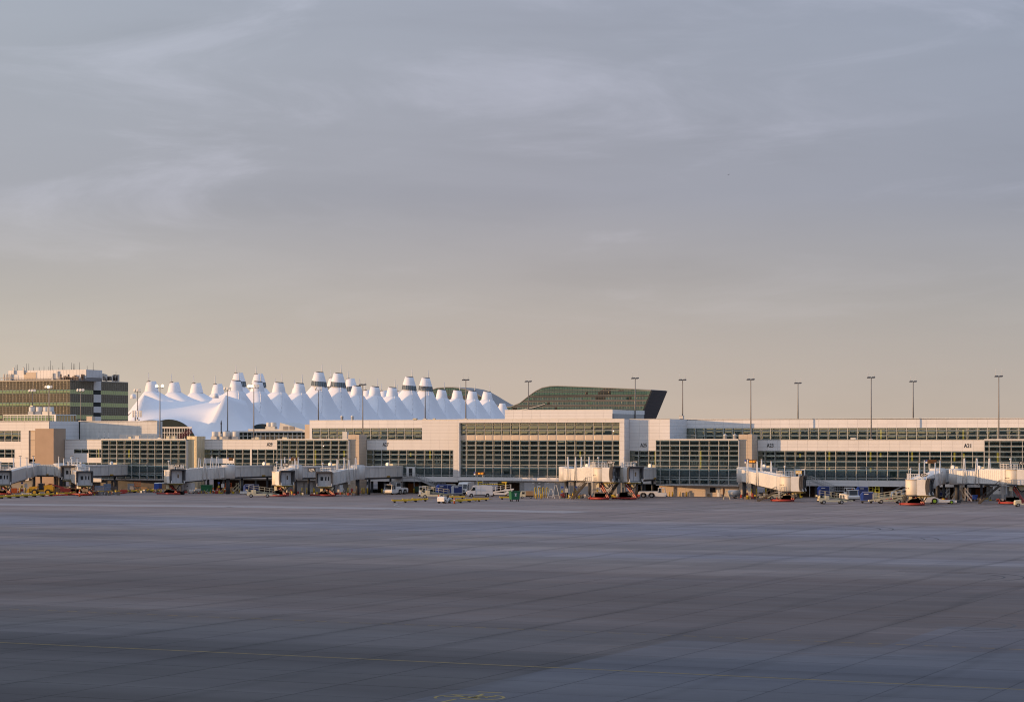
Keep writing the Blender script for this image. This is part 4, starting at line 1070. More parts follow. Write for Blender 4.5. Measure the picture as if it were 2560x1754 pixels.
# small roof clutter, rails and cellular aerials
rail2 = thing('roof_railing', 'thin steel railing along the terrace edge over the gates', 'railing', (XX(1200, 533), 533, ZL))
mb = MB()
for (a, c, Y) in ((300, 440, BY+2), (640, 870, BY+2.5), (1680, 1740, BY+8), (2480, 2640, BY+3)):
    X0, X1 = XX(a, Y), XX(c, Y); n = int((X1-X0)/2)
    for k in range(n+1): x = X0+(X1-X0)*k/n; mb.bar((x, Y, ZL), (x, Y, ZL+1.1), .05)
    for h in (.55, 1.1): mb.bar((X0, Y, ZL+h), (X1, Y, ZL+h), .05)
mb.build('rail', M_steel, rail2)
def roof_box(x, Y, z, w, d, h, m, lab, cat='roof unit', name='roof_unit'):
    X = XX(x, Y); t_ = thing(name, lab, cat, (X, Y, z))
    MB().box(-w/2, w/2, -d/2, d/2, .15, h).build('casing', m, t_, world=False)
    MB().box(-w/2-.05, w/2+.05, -d/2-.05, d/2+.05, h, h+.08).build('lid', M_steel, t_, world=False)
    MB().box(-w/2+.1, w/2-.1, -d/2+.1, d/2-.1, 0, .15).build('foot', M_dgrey, t_, world=False)
    return t_
for x, Y, z, w, h, m, lab in ((326, 536, ZL, .8, .7, M_cream, 'small cream box lit on the roof edge left of A29'), (345, 540, ZL, 1.3, .9, M_offw, 'wide vent hood on the roof over the left glass box'), (421, 534, ZL, .9, .9, M_cream, 'cream roof box below the lit lamps'), (435, 534, ZL, 1.0, .9, M_cream, 'cream roof box left of the red stair'), (227, 552, ZU, 1.8, 1.3, M_tanp, 'tan roof unit at the foot of the office block'),
                              (864, 536, ZL, 1.3, 2.0, M_offw, 'white roof unit beside the A27 tower top'), (1038, 540, ZU, 1.0, .35, M_cream, 'bright roof hatch left of the centre block roof'), (1086, 545, ZU, .6, .35, M_cream, 'small lit box on the centre block roof'), (1704, 548, ZU, 1.0, .8, M_offw, 'white roof unit at the foot of the mast right of the hotel'), (644, 539, ZL, 1.1, .6, M_cream, 'cream light box over the A29 letters'), (714, 533, ZL, 1.3, .6, M_cream, 'cream light box over the glass box right of A29'), (2134, 536, ZL, 1.2, .5, M_offw, 'low white box near the A23 terrace mast')):
    roof_box(x, Y, z, w, w*.8, h, m, lab)
def stack_vent(x, Y, z, r, h, m, lab):
    X = XX(x, Y); t_ = thing('roof_vent', lab, 'roof vent', (X, Y, z))
    MB().lathe([(r, 0), (r, h*.7), (r*1.5, h*.72), (r*.3, h)], 0, 0, 12).build('cowl', m, t_, world=False)
    MB().lathe([(r*1.4, 0), (r*1.4, .1)], 0, 0, 12).build('flange', M_steel, t_, world=False)
for x, Y, z, r, h, m, lab in ((855, 570, ZU, .35, 1.6, M_wpaint, 'pointed white vent under the banded tents'), (881, 570, ZU, .35, 1.6, M_wpaint, 'second pointed white vent under the banded tents'), (553, 540, ZL+1.5, .15, 3.6, M_dgrey, 'thin dark flue among the A29 cooling drums'), (1813, 536, ZL, .4, 1.4, M_offw, 'small round vent over the A25 glass box'), (1837, 536, ZL, .4, 1.4, M_offw, 'round vent next to the A25 tower top')): stack_vent(x, Y, z, r, h, m, lab)
ca = thing('cellular_mast', 'cluster of white cellular aerials on the left roof edge', 'aerial', (XX(338, 560), 560, ZU))
mb = MB(); mb.bar((XX(338, 560), 560, ZU), (XX(338, 560), 560, ZU+2.8), .2)
for z in (1.6, 2.4): mb.bar((XX(331, 560), 560, ZU+z), (XX(353, 560), 560, ZU+z), .1)
mb.build('frame', M_dgrey, ca)
for x in (332, 337, 344, 349, 353): 
    X = XX(x, 559.6); MB().box(X-.16, X+.16, 559.5, 559.8, ZU+1.2, ZU+3.0).build('panel_antenna', M_wpaint, ca)
for k, (x, lab) in enumerate(((247.5, 'dark and white cell antenna on the roof left of the glass box'), (261, 'thin pole aerial on the roof near the glass box'), (272, 'short white cell antenna on the roof above the glass box'))):
    t_ = thing('roof_aerial', lab, 'aerial', (XX(x, 540), 540, ZL))
    MB().tube((0, 0, 0), (0, 0, 2.2), .06, n=6).build('pole', M_dgrey, t_, world=False); MB().box(-.25, .25, -.2, 0, .6, 2.0).build('antenna', M_offw, t_, world=False)
# tiny bird, high up
bd = MB(); bx = XX(1821, 700); bz = ZZ(437, 1821, 700)
bd.lathe([(.02, -.22), (.09, -.08), (.08, .08), (.02, .22)], 0, 0, 8); bd.v = [(y, z, -x) for x, y, z in bd.v]
bd.poly([(0, -.08, .05), (-.42, -.02, .2), (-.5, .06, .18), (0, .1, .05)]); bd.poly([(0, .1, .02), (.5, .06, .18), (.42, -.02, .2), (0, -.08, .02)])
b_ = bd.build('bird', M_dgrey); b_.location = (bx, 700, bz); tag(b_, 'tiny dark bird alone in the grey sky', 'bird')
# ================================================================== JET BRIDGES
def frame_pts(p, q):
    p, q = Vector(p), Vector(q); d = (q-p); d2 = Vector((d.x, d.y, 0)).normalized(); s = Vector((d2.y, -d2.x, 0)); return p, q, d, d2, s
def obox(mb, p, q, w, h, z0=0.0):
    """box along p->q (floor centre line), vertical cross-section"""
    p, q, d, d2, s = frame_pts(p, q); up = Vector((0, 0, 1)); a = s*(w/2)
    return mb.hexa([p-a+up*z0, q-a+up*z0, q+a+up*z0, p+a+up*z0, p-a+up*(z0+h), q-a+up*(z0+h), q+a+up*(z0+h), p+a+up*(z0+h)])
def ribbed(mb, p, q, w, h, step=.8, rib=.42, proud=.055):
    obox(mb, p, q, w, h)
    p, q, d, d2, s = frame_pts(p, q); n = max(2, int(d.length/step))
    for k in range(n):
        a = p+d*((k+.5-rib/2)/n); c = p+d*((k+.5+rib/2)/n)
        for sg in (-1, 1):
            o = s*(sg*(w/2+proud/2-.004)); obox(mb, a+o, c+o, proud, h-.16, .08)
def jetbridge(label, wall_, rot, cab_, face, z0=4.05, zc=4.05, sign=None, stair=None, hoists=2, acunit=False, wire=True, fans=True, beam=(-3.3, 3.0), cabfront=True, strut=1, tun_m=None):
    wx, wY = wall_; rx, rY = rot; cx_, cY = cab_
    Wp = Vector((XX(wx, wY), wY, z0)); Rp = Vector((XX(rx, rY), rY, z0)); Cp = Vector((XX(cx_, cY), cY, zc))
    jb = thing('jet_bridge', label, 'jet bridge', (Rp.x, Rp.y, 0), 0, 'jet bridges along the concourse')
    tm = tun_m or M_offw
    # fixed walkway with its posts and roof fan
    mb = MB(); ribbed(mb, Wp, Rp+(Wp-Rp).normalized()*1.2, 2.7, 2.75, .62); fw = mb.build('fixed_walkway', M_offw, jb)
    u = (Wp-Rp); Lw = u.length; u.normalize(); sN = Vector((u.y, -u.x, 0))
    mb = MB(); obox(mb, Rp+u*.8-Vector((0, 0, .42)), Wp-Vector((0, 0, .42)), 2.2, .40); mb.build('floor_beam', M_dgrey, fw)
    mb = MB()
    for f in (.28, .80):
        c = Rp+u*(Lw*f); mb.tube((c.x, c.y, 0), (c.x, c.y, z0-.4), .28, n=8)
    mb.build('support_post', M_dgrey, fw, kind='stuff')
    mb = MB()
    for sg in (-1, 1):
        o = sN*(sg*1.42)
        mb.bar(Rp+u*1.8+o+Vector((0, 0, 2.3)), Wp-u*.6+o+Vector((0, 0, 2.3)), .05)
        for f in (.15, .38, .55, .85): c = Rp+u*(Lw*f)+o; mb.bar(c+Vector((0, 0, .1)), c+Vector((0, 0, 2.55)), .05)
    mb.build('conduit', M_steel, fw)
    if wire:
        c = Rp+u*(Lw*.62)-sN*1.44*(1 if sN.x < 0 else -1)
        o = MB().box(c.x-.06, c.x+.06, c.y-.8, c.y+.8, z0+.02, z0+.32).build('clearance_plate', mat('ochre_plate', (.40, .24, .03), .6), fw)
    if fans:
        for f in (.78,):
            c = Rp+u*(Lw*f); MB().tube((c.x-.2, c.y-.5, z0+3.1), (c.x-.3, c.y-.95, z0+3.1), .5, .42, n=14).build('roof_fan', M_wpaint, fw)
            obox_ = MB(); obox(obox_, c+u*.6+Vector((0, 0, 2.75)), c+u*3.0+Vector((0, 0, 2.75)), 1.2, .5); obox_.build('air_handler', M_cream, fw)
    # rotunda
    MB().lathe([(1.55, z0-.35), (1.75, z0-.25), (1.75, z0+2.9), (1.55, z0+3.05), (.2, z0+3.1)], Rp.x, Rp.y, 20).build('rotunda', M_offw, jb)
    MB().tube((Rp.x, Rp.y, 0), (Rp.x, Rp.y, z0-.3), .48, n=10).build('rotunda_column', M_dgrey, jb)
    # telescoping tunnel in two sections
    d = Cp-Rp; Lt = d.length; dn = d.normalized()
    A = Rp+dn*1.5; B = Rp+dn*(Lt*.42); E = Cp-dn*1.2
    mb = MB(); ribbed(mb, A, B+dn*.8, 2.55, 2.62, .7); mb.build('inner_tunnel', tm, jb)
    mb = MB(); ribbed(mb, B, E, 2.95, 2.95, .62); tu = mb.build('outer_tunnel', tm, jb)
    mb = MB(); obox(mb, B-Vector((0, 0, .3)), E-Vector((0, 0, .3)), 2.3, .28); mb.build('under_frame', M_dgrey, tu)
    mb = MB(); n = int((E-B).length/1.4)
    for k in range(n): 
        c = B+dn*((k+.5)*1.4); mb.box(c.x-.5, c.x+.5, c.y-.12, c.y+.12, c.z+2.95, c.z+3.12)
    mb.build('roof_hoop', M_wpaint, tu, kind='stuff')
    p_, q_, dd, d2, s = frame_pts(Rp, Cp)
    # hoist frames
    for k in range(hoists):
        f = (.24, .46)[k]; c = Rp+d*f
        for sg in (-1, 1):
            o = s*(sg*1.66); mb = MB(); top = c+o+Vector((0, 0, 5.2))
            for e in (-.62, .62): mb.tube(c+o+dn*e+Vector((0, 0, -.1)), top+dn*(e*.22), .13, .10, n=6)
            mb.bar(top+dn*-.2+Vector((0, 0, .03)), top+dn*.2+Vector((0, 0, .03)), .18)
            h = mb.build('hoist_frame', M_wpaint, jb)
            MB().box(top.x-.38, top.x+.38, top.y-.12, top.y+.12, top.z+.1, top.z+.22).build('hoist_lamp', M_dgrey, h)
    # cab: drum, hood, canopy bellows
    MB().lathe([(1.72, zc-.05), (1.78, zc+.02), (1.78, zc+2.95), (1.72, zc+3.02)], Cp.x, Cp.y, 28).build('cab_drum', M_drum, jb)
    MB().lathe([(1.95, zc-.28), (1.95, zc-.06)], Cp.x, Cp.y, 24).build('drum_base', M_dgrey, jb)
    MB().lathe([(1.9, zc+3.02), (1.9, zc+3.12)], Cp.x, Cp.y, 24).build('drum_roof', M_offw, jb)
    mb = MB()
    F = Vector((math.cos(face), math.sin(face), 0)); S = Vector((F.y, -F.x, 0)); up = Vector((0, 0, 1))
    for k in range(9):
        w = face+math.pi+math.radians(-62+k*15.5); c = Vector((Cp.x+1.79*math.cos(w), Cp.y+1.79*math.sin(w), zc+1.25)); mb.box(c.x-.09, c.x+.09, c.y-.09, c.y+.09, c.z, c.z+.14)
    mb.build('drum_vent', M_dgrey, jb, kind='stuff')
    h0, h1 = Cp+F*.9, Cp+F*2.75
    mb = MB(); a = S*1.75
    # hood side cheeks with the stepped lower lip, floor and roof
    for sg in (-1, 1):
        o = S*(sg*1.68); mb.hexa([h0+o-S*.07, h1+o-S*.07+F*.35, h1+o+S*.07+F*.35, h0+o+S*.07, h0+o-S*.07+up*3, h1+o-S*.07+up*3, h1+o+S*.07+up*3, h0+o+S*.07+up*3])
        mb.hexa([h1+o-S*.07, h1+o-S*.07+F*.9-up*.05, h1+o+S*.07+F*.9-up*.05, h1+o+S*.07, h1+o-S*.07+up*1.0, h1+o-S*.07+F*.7+up*.55, h1+o+S*.07+F*.7+up*.55, h1+o+S*.07+up*1.0])
    obox(mb, h0-up*.12, h1+F*.3-up*.12, 3.3, .14); obox(mb, h0, h1, 3.42, .12, 2.98)
    hd = mb.build('cab_hood', M_wpaint, jb)
    mb = MB(); obox(mb, h1-F*.2, h1-F*.1, 3.22, 2.9, .02); mb.build('end_wall', M_liner, hd)
    mb = MB(); e = h1-F*.085
    for c, w_, zA, zB in ((-.95, .30, 1.25, 2.15), (-.30, .30, 1.25, 2.15), (.62, .62, 1.25, 2.15)) if cabfront else ((-.45, .36, 1.2, 2.1),):
        obox(mb, e+S*(c-w_/2) if False else e-S*0+S*c-F*.03, e+S*c+F*.02, w_, zB-zA, zA)
    mb.build('door_window', M_wind, hd)
    mb = MB(); obox(mb, e+S*.1-F*.02, e+S*.1+F*.012, .05, 2.6, .1); obox(mb, e-F*.02, e+F*.012, 3.1, .10, .02); mb.build('door_seam', M_dgrey, hd)
    # bellows: three accordion hoops, sagging and uneven
    mb = MB()
    for k in range(3):
        f0, f1 = h1+F*(.05+.32*k), h1+F*(.30+.32*k); ww = 3.55+.16*k
        for sg in (-1, 1):
            N_ = 5
            for j in range(N_):
                z_a, z_b = 3.2*(j/N_), 3.2*((j+1)/N_); off = .20*math.sin(3.0*(j/N_)) ; off2 = .20*math.sin(3.0*((j+1)/N_))
                if z_a < .5 and k == 2: continue
                o0, o1 = S*(sg*(ww/2-.1)), S*(sg*(ww/2-.1)); 
                mb.hexa([f0+o0-S*.17-F*off+up*z_a, f1+o0-S*.17-F*off+up*z_a, f1+o0+S*.17-F*off+up*z_a, f0+o0+S*.17-F*off+up*z_a,
                         f0+o1-S*.17-F*off2+up*z_b, f1+o1-S*.17-F*off2+up*z_b, f1+o1+S*.17-F*off2+up*z_b, f0+o1+S*.17-F*off2+up*z_b])
        obox(mb, f0+F*.1, f1+F*.1, ww, .36, 2.92+.05*k)
    mb.build('canopy_bellows', M_bellow, jb)
    mb = MB(); obox(mb, h0-up*.42, h1+F*.7-up*.42, 2.9, .18); mb.build('cab_bumper', mat('dull_yellow', (.20, .15, .03), .7, 0, .3), jb)
    # lift columns and running gear
    G = Cp-dn*2.3; mb = MB()
    for sg in (-1, 1):
        o = s*(sg*1.15); mb.box(G.x+o.x-.22, G.x+o.x+.22, G.y+o.y-.22, G.y+o.y+.22, .7, G.z+.0)
    mb.build('lift_column', M_steel, jb, kind='stuff')
    mb = MB(); mb.box(G.x-1.7, G.x+1.7, G.y-.4, G.y+.4, .35, .85); mb.build('bogie', M_red, jb)
    for sx in (-1.15, -.65, .65, 1.15): MB().tube((G.x+sx-.17, G.y-.55, .45), (G.x+sx+.17, G.y-.55, .45), .45, n=14).build('wheel', M_black, jb)
    gx, gy = Cp.x, Cp.y-.6
    mb = MB(); mb.tube((gx+beam[0], gy-.5, .30), (gx+beam[1], gy-.5, .30), .22, n=10); mb.tube((gx+beam[0]-.3, gy-.5, .30), (gx+beam[0], gy-.5, .30), .12, .27, n=10); mb.tube((gx+beam[1]-1.0, gy+.3, .3), (gx+beam[0]+1.0, gy+.3, .3), .2, n=8)
    mb.build('guard_beam', M_red, jb)
    if strut:
        mb = MB(); e1 = Vector((gx+beam[1]-.3, gy-.4, .5))
        for dx in (-.25, .35): mb.bar(e1+Vector((dx*.6-1.2*(strut-1), 0, 0)), Vector((gx+dx-.4, gy+.4, zc-.3)), .30, .22)
        mb.build('strut', M_red, jb, kind='stuff')
    mb = MB()
    for k in range(12): mb.box(gx-1.8+rnd()*3.4-.12, gx-1.8+rnd()*3.4+.22, gy-.4, gy+.5, .3+rnd()*.5, .6+rnd()*1.1)
    mb.build('drive_machinery', M_pipe, jb, kind='stuff')
    mb = MB(); mb.box(gx-.95, gx-.25, gy-.3, gy+.5, zc-1.35, zc-.35); mb.box(gx+.55, gx+1.8, gy+.3, gy+1.2, zc-1.2, zc-.32); mb.build('control_box', M_cream, jb, kind='stuff')
    pts = [Vector((gx+.6+.22*k, gy-.2, zc-.35-1.15*math.sin(math.pi*k/10))) for k in range(11)]
    MB().path(pts, .11, 6).build('hanging_hose', M_black, jb)
    # roof rails, ladder and camera pole over the cab
    mb = MB(); zr = zc+3.1; rp = [Cp-d2*2.6-s*1.4, Cp-d2*2.6+s*1.4, Cp+s*1.4, Cp-s*1.4, Cp-d2*2.6-s*1.4]
    for a_, c_ in zip(rp, rp[1:]):
        for hh in (.55, 1.1): mb.bar(Vector((a_.x, a_.y, zr+hh)), Vector((c_.x, c_.y, zr+hh)), .07)
        for j in range(4): m_ = a_+(c_-a_)*(j/4); mb.bar(Vector((m_.x, m_.y, zr)), Vector((m_.x, m_.y, zr+1.12)), .07)
    mb.build('roof_rail', M_wpaint, jb)
    mb = MB(); lx = Cp-d2*2.2-s*1.5*(1 if s.y > 0 else -1)
    for e in (-.3, .3): mb.bar(Vector((lx.x+e, lx.y-.1, zc+.1)), Vector((lx.x+e, lx.y-.1, zr+1.3)), .07)
    for j in range(11): mb.bar(Vector((lx.x-.3, lx.y-.1, zc+.3+.38*j)), Vector((lx.x+.3, lx.y-.1, zc+.3+.38*j)), .05)
    mb.build('ladder', M_wpaint, jb)
    MB().tube((Cp.x-.8, Cp.y, zr), (Cp.x-.8, Cp.y, zr+1.9), .08, n=6).lathe([(.05, zr+1.9), (.28, zr+2.0), (.2, zr+2.25), (.02, zr+2.3)], Cp.x-.8, Cp.y, 10).build('camera_pole', M_wpaint, jb)
    if sign:
        for body, px_, ytop_, w_, fg, bgm in sign:
            Y_ = Cp.y-1.9; X_ = XX(px_, Y_); Z_ = ZZ(ytop_, px_, Y_); hgt = w_*.52
            sg_ = MB().box(X_-w_/2, X_+w_/2, Y_-.1, Y_+.1, Z_-hgt/2, Z_+hgt/2).build('gate_sign', bgm, jb)
            mb = text_mb(body, hgt*.66, w_*.80, .03); moved(mb, X_, Y_-.115, Z_); o = mb.build('lettering', fg, sg_); o['label'] = 'gate number '+body
            MB().bar((X_, Y_, Z_-hgt/2), (X_, Y_, zr-.05), .10).build('sign_post', M_wpaint, sg_)
    if stair:
        tx, dx_, side_ = stair      # px of the landing, run in metres (signed), y offset
        Xs = XX(tx, Cp.y); Ys = Cp.y+side_; run = dx_; st = MB()
        zt_ = zc-.15
        for e in (-.5, .5):
            st.bar((Xs, Ys+e, zt_), (Xs+run, Ys+e, .12), .09, .34)
            st.bar((Xs, Ys+e, zt_+1.0), (Xs+run, Ys+e, 1.1), .07)
            for j in range(5): f = j/4; st.bar((Xs+run*f, Ys+e, zt_+(.12-zt_)*f), (Xs+run*f, Ys+e, zt_+1.0+(1.1-zt_-1.0)*f), .06)
        ss = st.build('service_stair', M_stair, jb)
        sp_ = MB(); n = int(zt_/.24)
        for j in range(n): f = (j+.5)/n; sp_.box(Xs+run*f-.14, Xs+run*f+.14, Ys-.46, Ys+.46, zt_+(.12-zt_)*f, zt_+(.12-zt_)*f+.04)
        sp_.build('step', M_steel, ss, kind='stuff')
        ld = MB(); ld.box(Xs-.1, Xs+1.5, Ys-.55, Ys+.8, zt_-.1, zt_); 
        for (a_, c_) in (((Xs, Ys-.5), (Xs+1.4, Ys-.5)),):
            for hh in (.55, 1.1): ld.bar((a_[0], a_[1], zt_+hh), (c_[0], c_[1], zt_+hh), .06)
            for j in range(4): xq = a_[0]+(c_[0]-a_[0])*j/3; ld.bar((xq, a_[1], zt_), (xq, a_[1], zt_+1.1), .06)
        ld.build('landing', M_steel, ss)
    if acunit:
        c = Cp-dn*4.6; au = MB().box(c.x-1.3, c.x+1.3, c.y-1.0, c.y+.6, c.z-2.1, c.z-.45).build('air_unit', M_offw, jb)
        MB().box(c.x-.12, c.x+.25, c.y-1.03, c.y-1.001, c.z-1.35, c.z-1.15).build('air_unit_badge', M_dgrey, au)
    return jb
camdir = lambda x: math.atan2(-(CT+(x-CX)/FOC*ST), ST-(x-CX)/FOC*CT)   # direction from a point back to the viewer
jetbridge('jet bridge cut by the left edge of the photo', (150, 524), (84, 522), (8, 480), camdir(20), 4.05, 2.6, None, None, 2, False, True, False)
jetbridge('jet bridge below the plain tan tower, cab doors facing out', (165, 535), (150, 524), (210, 484), camdir(219)+.05, 4.05, 2.5, None, None, 2, False, False, False)
jetbridge('ribbed jet bridge joined to the glass box left of A29', (308, 530), (197, 508), (185, 496), camdir(200)-.4, 4.1, 3.6, None, None, 0, False, True, True, strut=0)
jetbridge('jet bridge with a black A29 sign on its cab', (692, 535), (570, 511), (429, 499), camdir(446)+.45, 4.1, 2.85, [('A29', 443, 1163.5, 1.35, M_twhite, M_black)], None, 2, True, cabfront=False, strut=1.6)
jetbridge('jet bridge with tall lit cab drum below the box right of A29', (856, 530), (738, 508), (699, 494), camdir(700)+.55, 4.1, 2.75, [('A27B', 714, 1161, 1.5, M_twhite, M_black)], None, 2, False, cabfront=False, strut=1.5)
jetbridge('jet bridge with a black A27A sign, three-windowed cab doors facing out', (996, 535), (894, 512), (814, 499), camdir(800)-.10, 4.1, 2.45, [('A27A', 780, 1174, 1.8, M_twhite, M_black)], None, 2, True)
jetbridge('sunlit ribbed jet bridge with an A25B sign and a dark stair', (1488, 532), (1416, 512), (1504, 497), -.05, 4.05, 4.05, [('A25B', 1525, 1155, 1.35, M_twhite, M_dgrey), ('A25', 1533.5, 1155, .75, M_twhite, M_dgrey)], (1474, -3.4, -1.9), 2, False, beam=(-2.4, 2.2), strut=1.0, tun_m=M_wpaint)
jetbridge('shaded jet bridge with an A25A sign at the left of the A25 glass box', (1641, 535), (1590, 517), (1568, 500), -.62, 4.05, 4.0, [('A25A', 1588, 1155, 1.3, M_twhite, M_dgrey), ('A25', 1580, 1155, .6, M_twhite, M_cream)], (1552, -2.6, -1.6), 0, False, beam=(-3.0, 2.6), cabfront=False, strut=1.0)
jetbridge('jet bridge sloping down from the A25 tower, amber A23 sign on its cab', (1930, 535), (1861, 517), (1971, 497), .10, 4.05, 2.3, [('A23', 1997, 1180, 1.35, M_twhite, mat('amber_sign', (.62, .44, .14), .5))], (1946, -4.0, -1.9), 2, False, beam=(-3.4, 1.6), strut=.9, tun_m=M_wpaint)
jetbridge('jet bridge with lit drum and black A21B sign, seen end on', (2398, 535), (2344, 513), (2286, 479), .02, 4.05, 2.15, [('A21B', 2308, 1187, 1.25, M_twhite, M_black), ('A21', 2316, 1187, .6, M_twhite, M_black)], (2268, -.9, -.6), 2, False, beam=(-2.6, 2.4), strut=1.0, tun_m=M_wpaint)
jetbridge('jet bridge running out of the right edge with an A21A sign', (2468, 530), (2393, 508), (2536, 496), .0, 4.05, 4.1, [('A21A', 2556, 1157, 1.4, M_twhite, M_black)], (2505, -4.4, -1.9), 2, True, beam=(-2.8, 2.6), strut=1.2, tun_m=M_wpaint)
# stand information boards on two posts
def board(x, y, Y, w, h, zbase, label, txt, lit=True):
    X, Z = XX(x, Y), ZZ(y, x, Y); t_ = thing('display_board', label, 'display board', (X, Y, zbase))
    MB().box(X-w/2, X+w/2, Y-.15, Y+.15, Z-h/2, Z+h/2).build('case', M_led, t_)
    for e in (-.33, .33): MB().bar((X+e*w, Y, zbase), (X+e*w, Y, Z-h/2), .12).build('post', M_wpaint, t_)
    if txt:
        mb = text_mb(txt, h*.5, w*.62, .02); moved(mb, X+.1*w, Y-.165, Z+.02*h); mb.build('lettering', M_ledt, t_)
    q = MB().box(X-w/2-.42, X-w/2-.02, Y-.12, Y+.12, Z+.02, Z+h*.5).build('blue_tab', M_blue, t_); MB().box(X-w/2-.42, X-w/2-.02, Y-.12, Y+.12, Z-h*.5, Z-.02).build('white_tab', M_wpaint, t_)
board(1200, 1183, 524, 2.3, .75, 0, 'dark display board with amber digits over the white van', '88:27')
board(1879, 1153, 519, 2.4, .8, 7, 'amber display board in front of the A25 tower', '88:27')
board(577, 1147, 528, 1.1, .75, 6.8, 'small brown display board above the A29 bridge walkway', '')
board(735, 1147, 518, 1.6, .8, 6.8, 'brown display board above the lit cab drum right of A29', '')
board(2330, 1153, 522, 2.0, .8, 6.8, 'brown display board among the hoist frames below A21', '')

# ================================================================== OUTSIDE STAIRS AT THE CONCOURSE
def facade_stair(label, x0, x1, y_top, Y, dirn, landings):
    X0 = XX(x0, Y); t_ = thing('metal_stair', label, 'stair', (X0, Y, 0)); z1 = ZZ(y_top, x0, Y)
    mb, sp_ = MB(), MB()
    xm, zm_ = X0+dirn*7.5, z1*.42
    segs = [((X0+dirn*1.6, z1), (xm, zm_)), ((xm+dirn*2.2, zm_), (xm+dirn*2.2-dirn*0, zm_))]
    def flight(xa, za, xb, zb_, Yc):
        for e in (-.55, .55):
            mb.bar((xa, Yc+e, za), (xb, Yc+e, zb_), .08, .32); 
            for hh in (.5, 1.05): mb.bar((xa, Yc+e, za+hh), (xb, Yc+e, zb_+hh), .05)
            n = int(abs(xb-xa)/.45)
            for j in range(n+1): f = j/n; mb.bar((xa+(xb-xa)*f, Yc+e, za+(zb_-za)*f), (xa+(xb-xa)*f, Yc+e, za+(zb_-za)*f+1.05), .035)
        n = max(3, int(abs(za-zb_)/.2))
        for j in range(n): f = (j+.5)/n; x = xa+(xb-xa)*f; z = za+(zb_-za)*f; sp_.box(x-.16, x+.16, Yc-.5, Yc+.5, z, z+.04)
    def landing(xa, xb, z, Yc):
        mb.box(min(xa, xb), max(xa, xb), Yc-.6, Yc+.6, z-.18, z)
        for hh in (.5, 1.05): mb.bar((xa, Yc-.58, z+hh), (xb, Yc-.58, z+hh), .05)
        n = int(abs(xb-xa)/.4)
        for j in range(n+1): f = j/n; mb.bar((xa+(xb-xa)*f, Yc-.58, z), (xa+(xb-xa)*f, Yc-.58, z+1.05), .035)
        for x in (xa, xb): mb.bar((x, Yc-.5, 0), (x, Yc-.5, z), .12)
    landing(X0-1.4, X0+dirn*1.7 if dirn > 0 else X0+1.4, z1, Y)
    flight(X0+dirn*1.7, z1, xm, zm_, Y); landing(xm, xm+dirn*2.8, zm_, Y)
    flight(xm, zm_, xm-dirn*3.4, .05, Y-1.3)
    mb.build('railing', M_steel, t_); sp_.build('step', M_steel, t_, kind='stuff')
facade_stair('grey metal stair from the emergency door under A27', 1022, 1100, 1193, 533.2, 1, 1)
facade_stair('grey metal stair from the doors right of the A23 bridge', 2008, 2080, 1200, 533.2, 1, 1)
# ================================================================== GROUND EQUIPMENT
ORD = 'first second third fourth fifth sixth seventh eighth ninth tenth eleventh twelfth'.split()
def at(x, y): return GR(x, y)
def wheel(root, x, y, r, w, hub=M_chrome, name='wheel'):
    o = MB().tube((x, y-w/2, r), (x, y+w/2, r), r, n=16).build(name, M_black, root, world=False)
    MB().tube((x, y-w/2-.02, r), (x, y+w/2+.02, r), r*.55, n=12).build('rim', hub, o, world=False)
    return o
def VB(root, name, m, fn, **k):
    mb = MB(); fn(mb); return mb.build(name, m, root, world=False, **k)
def view_rz(x, side=0.0):      # heading that makes a vehicle lie across the view (nose to the left) + offset
    return TH+math.pi+side
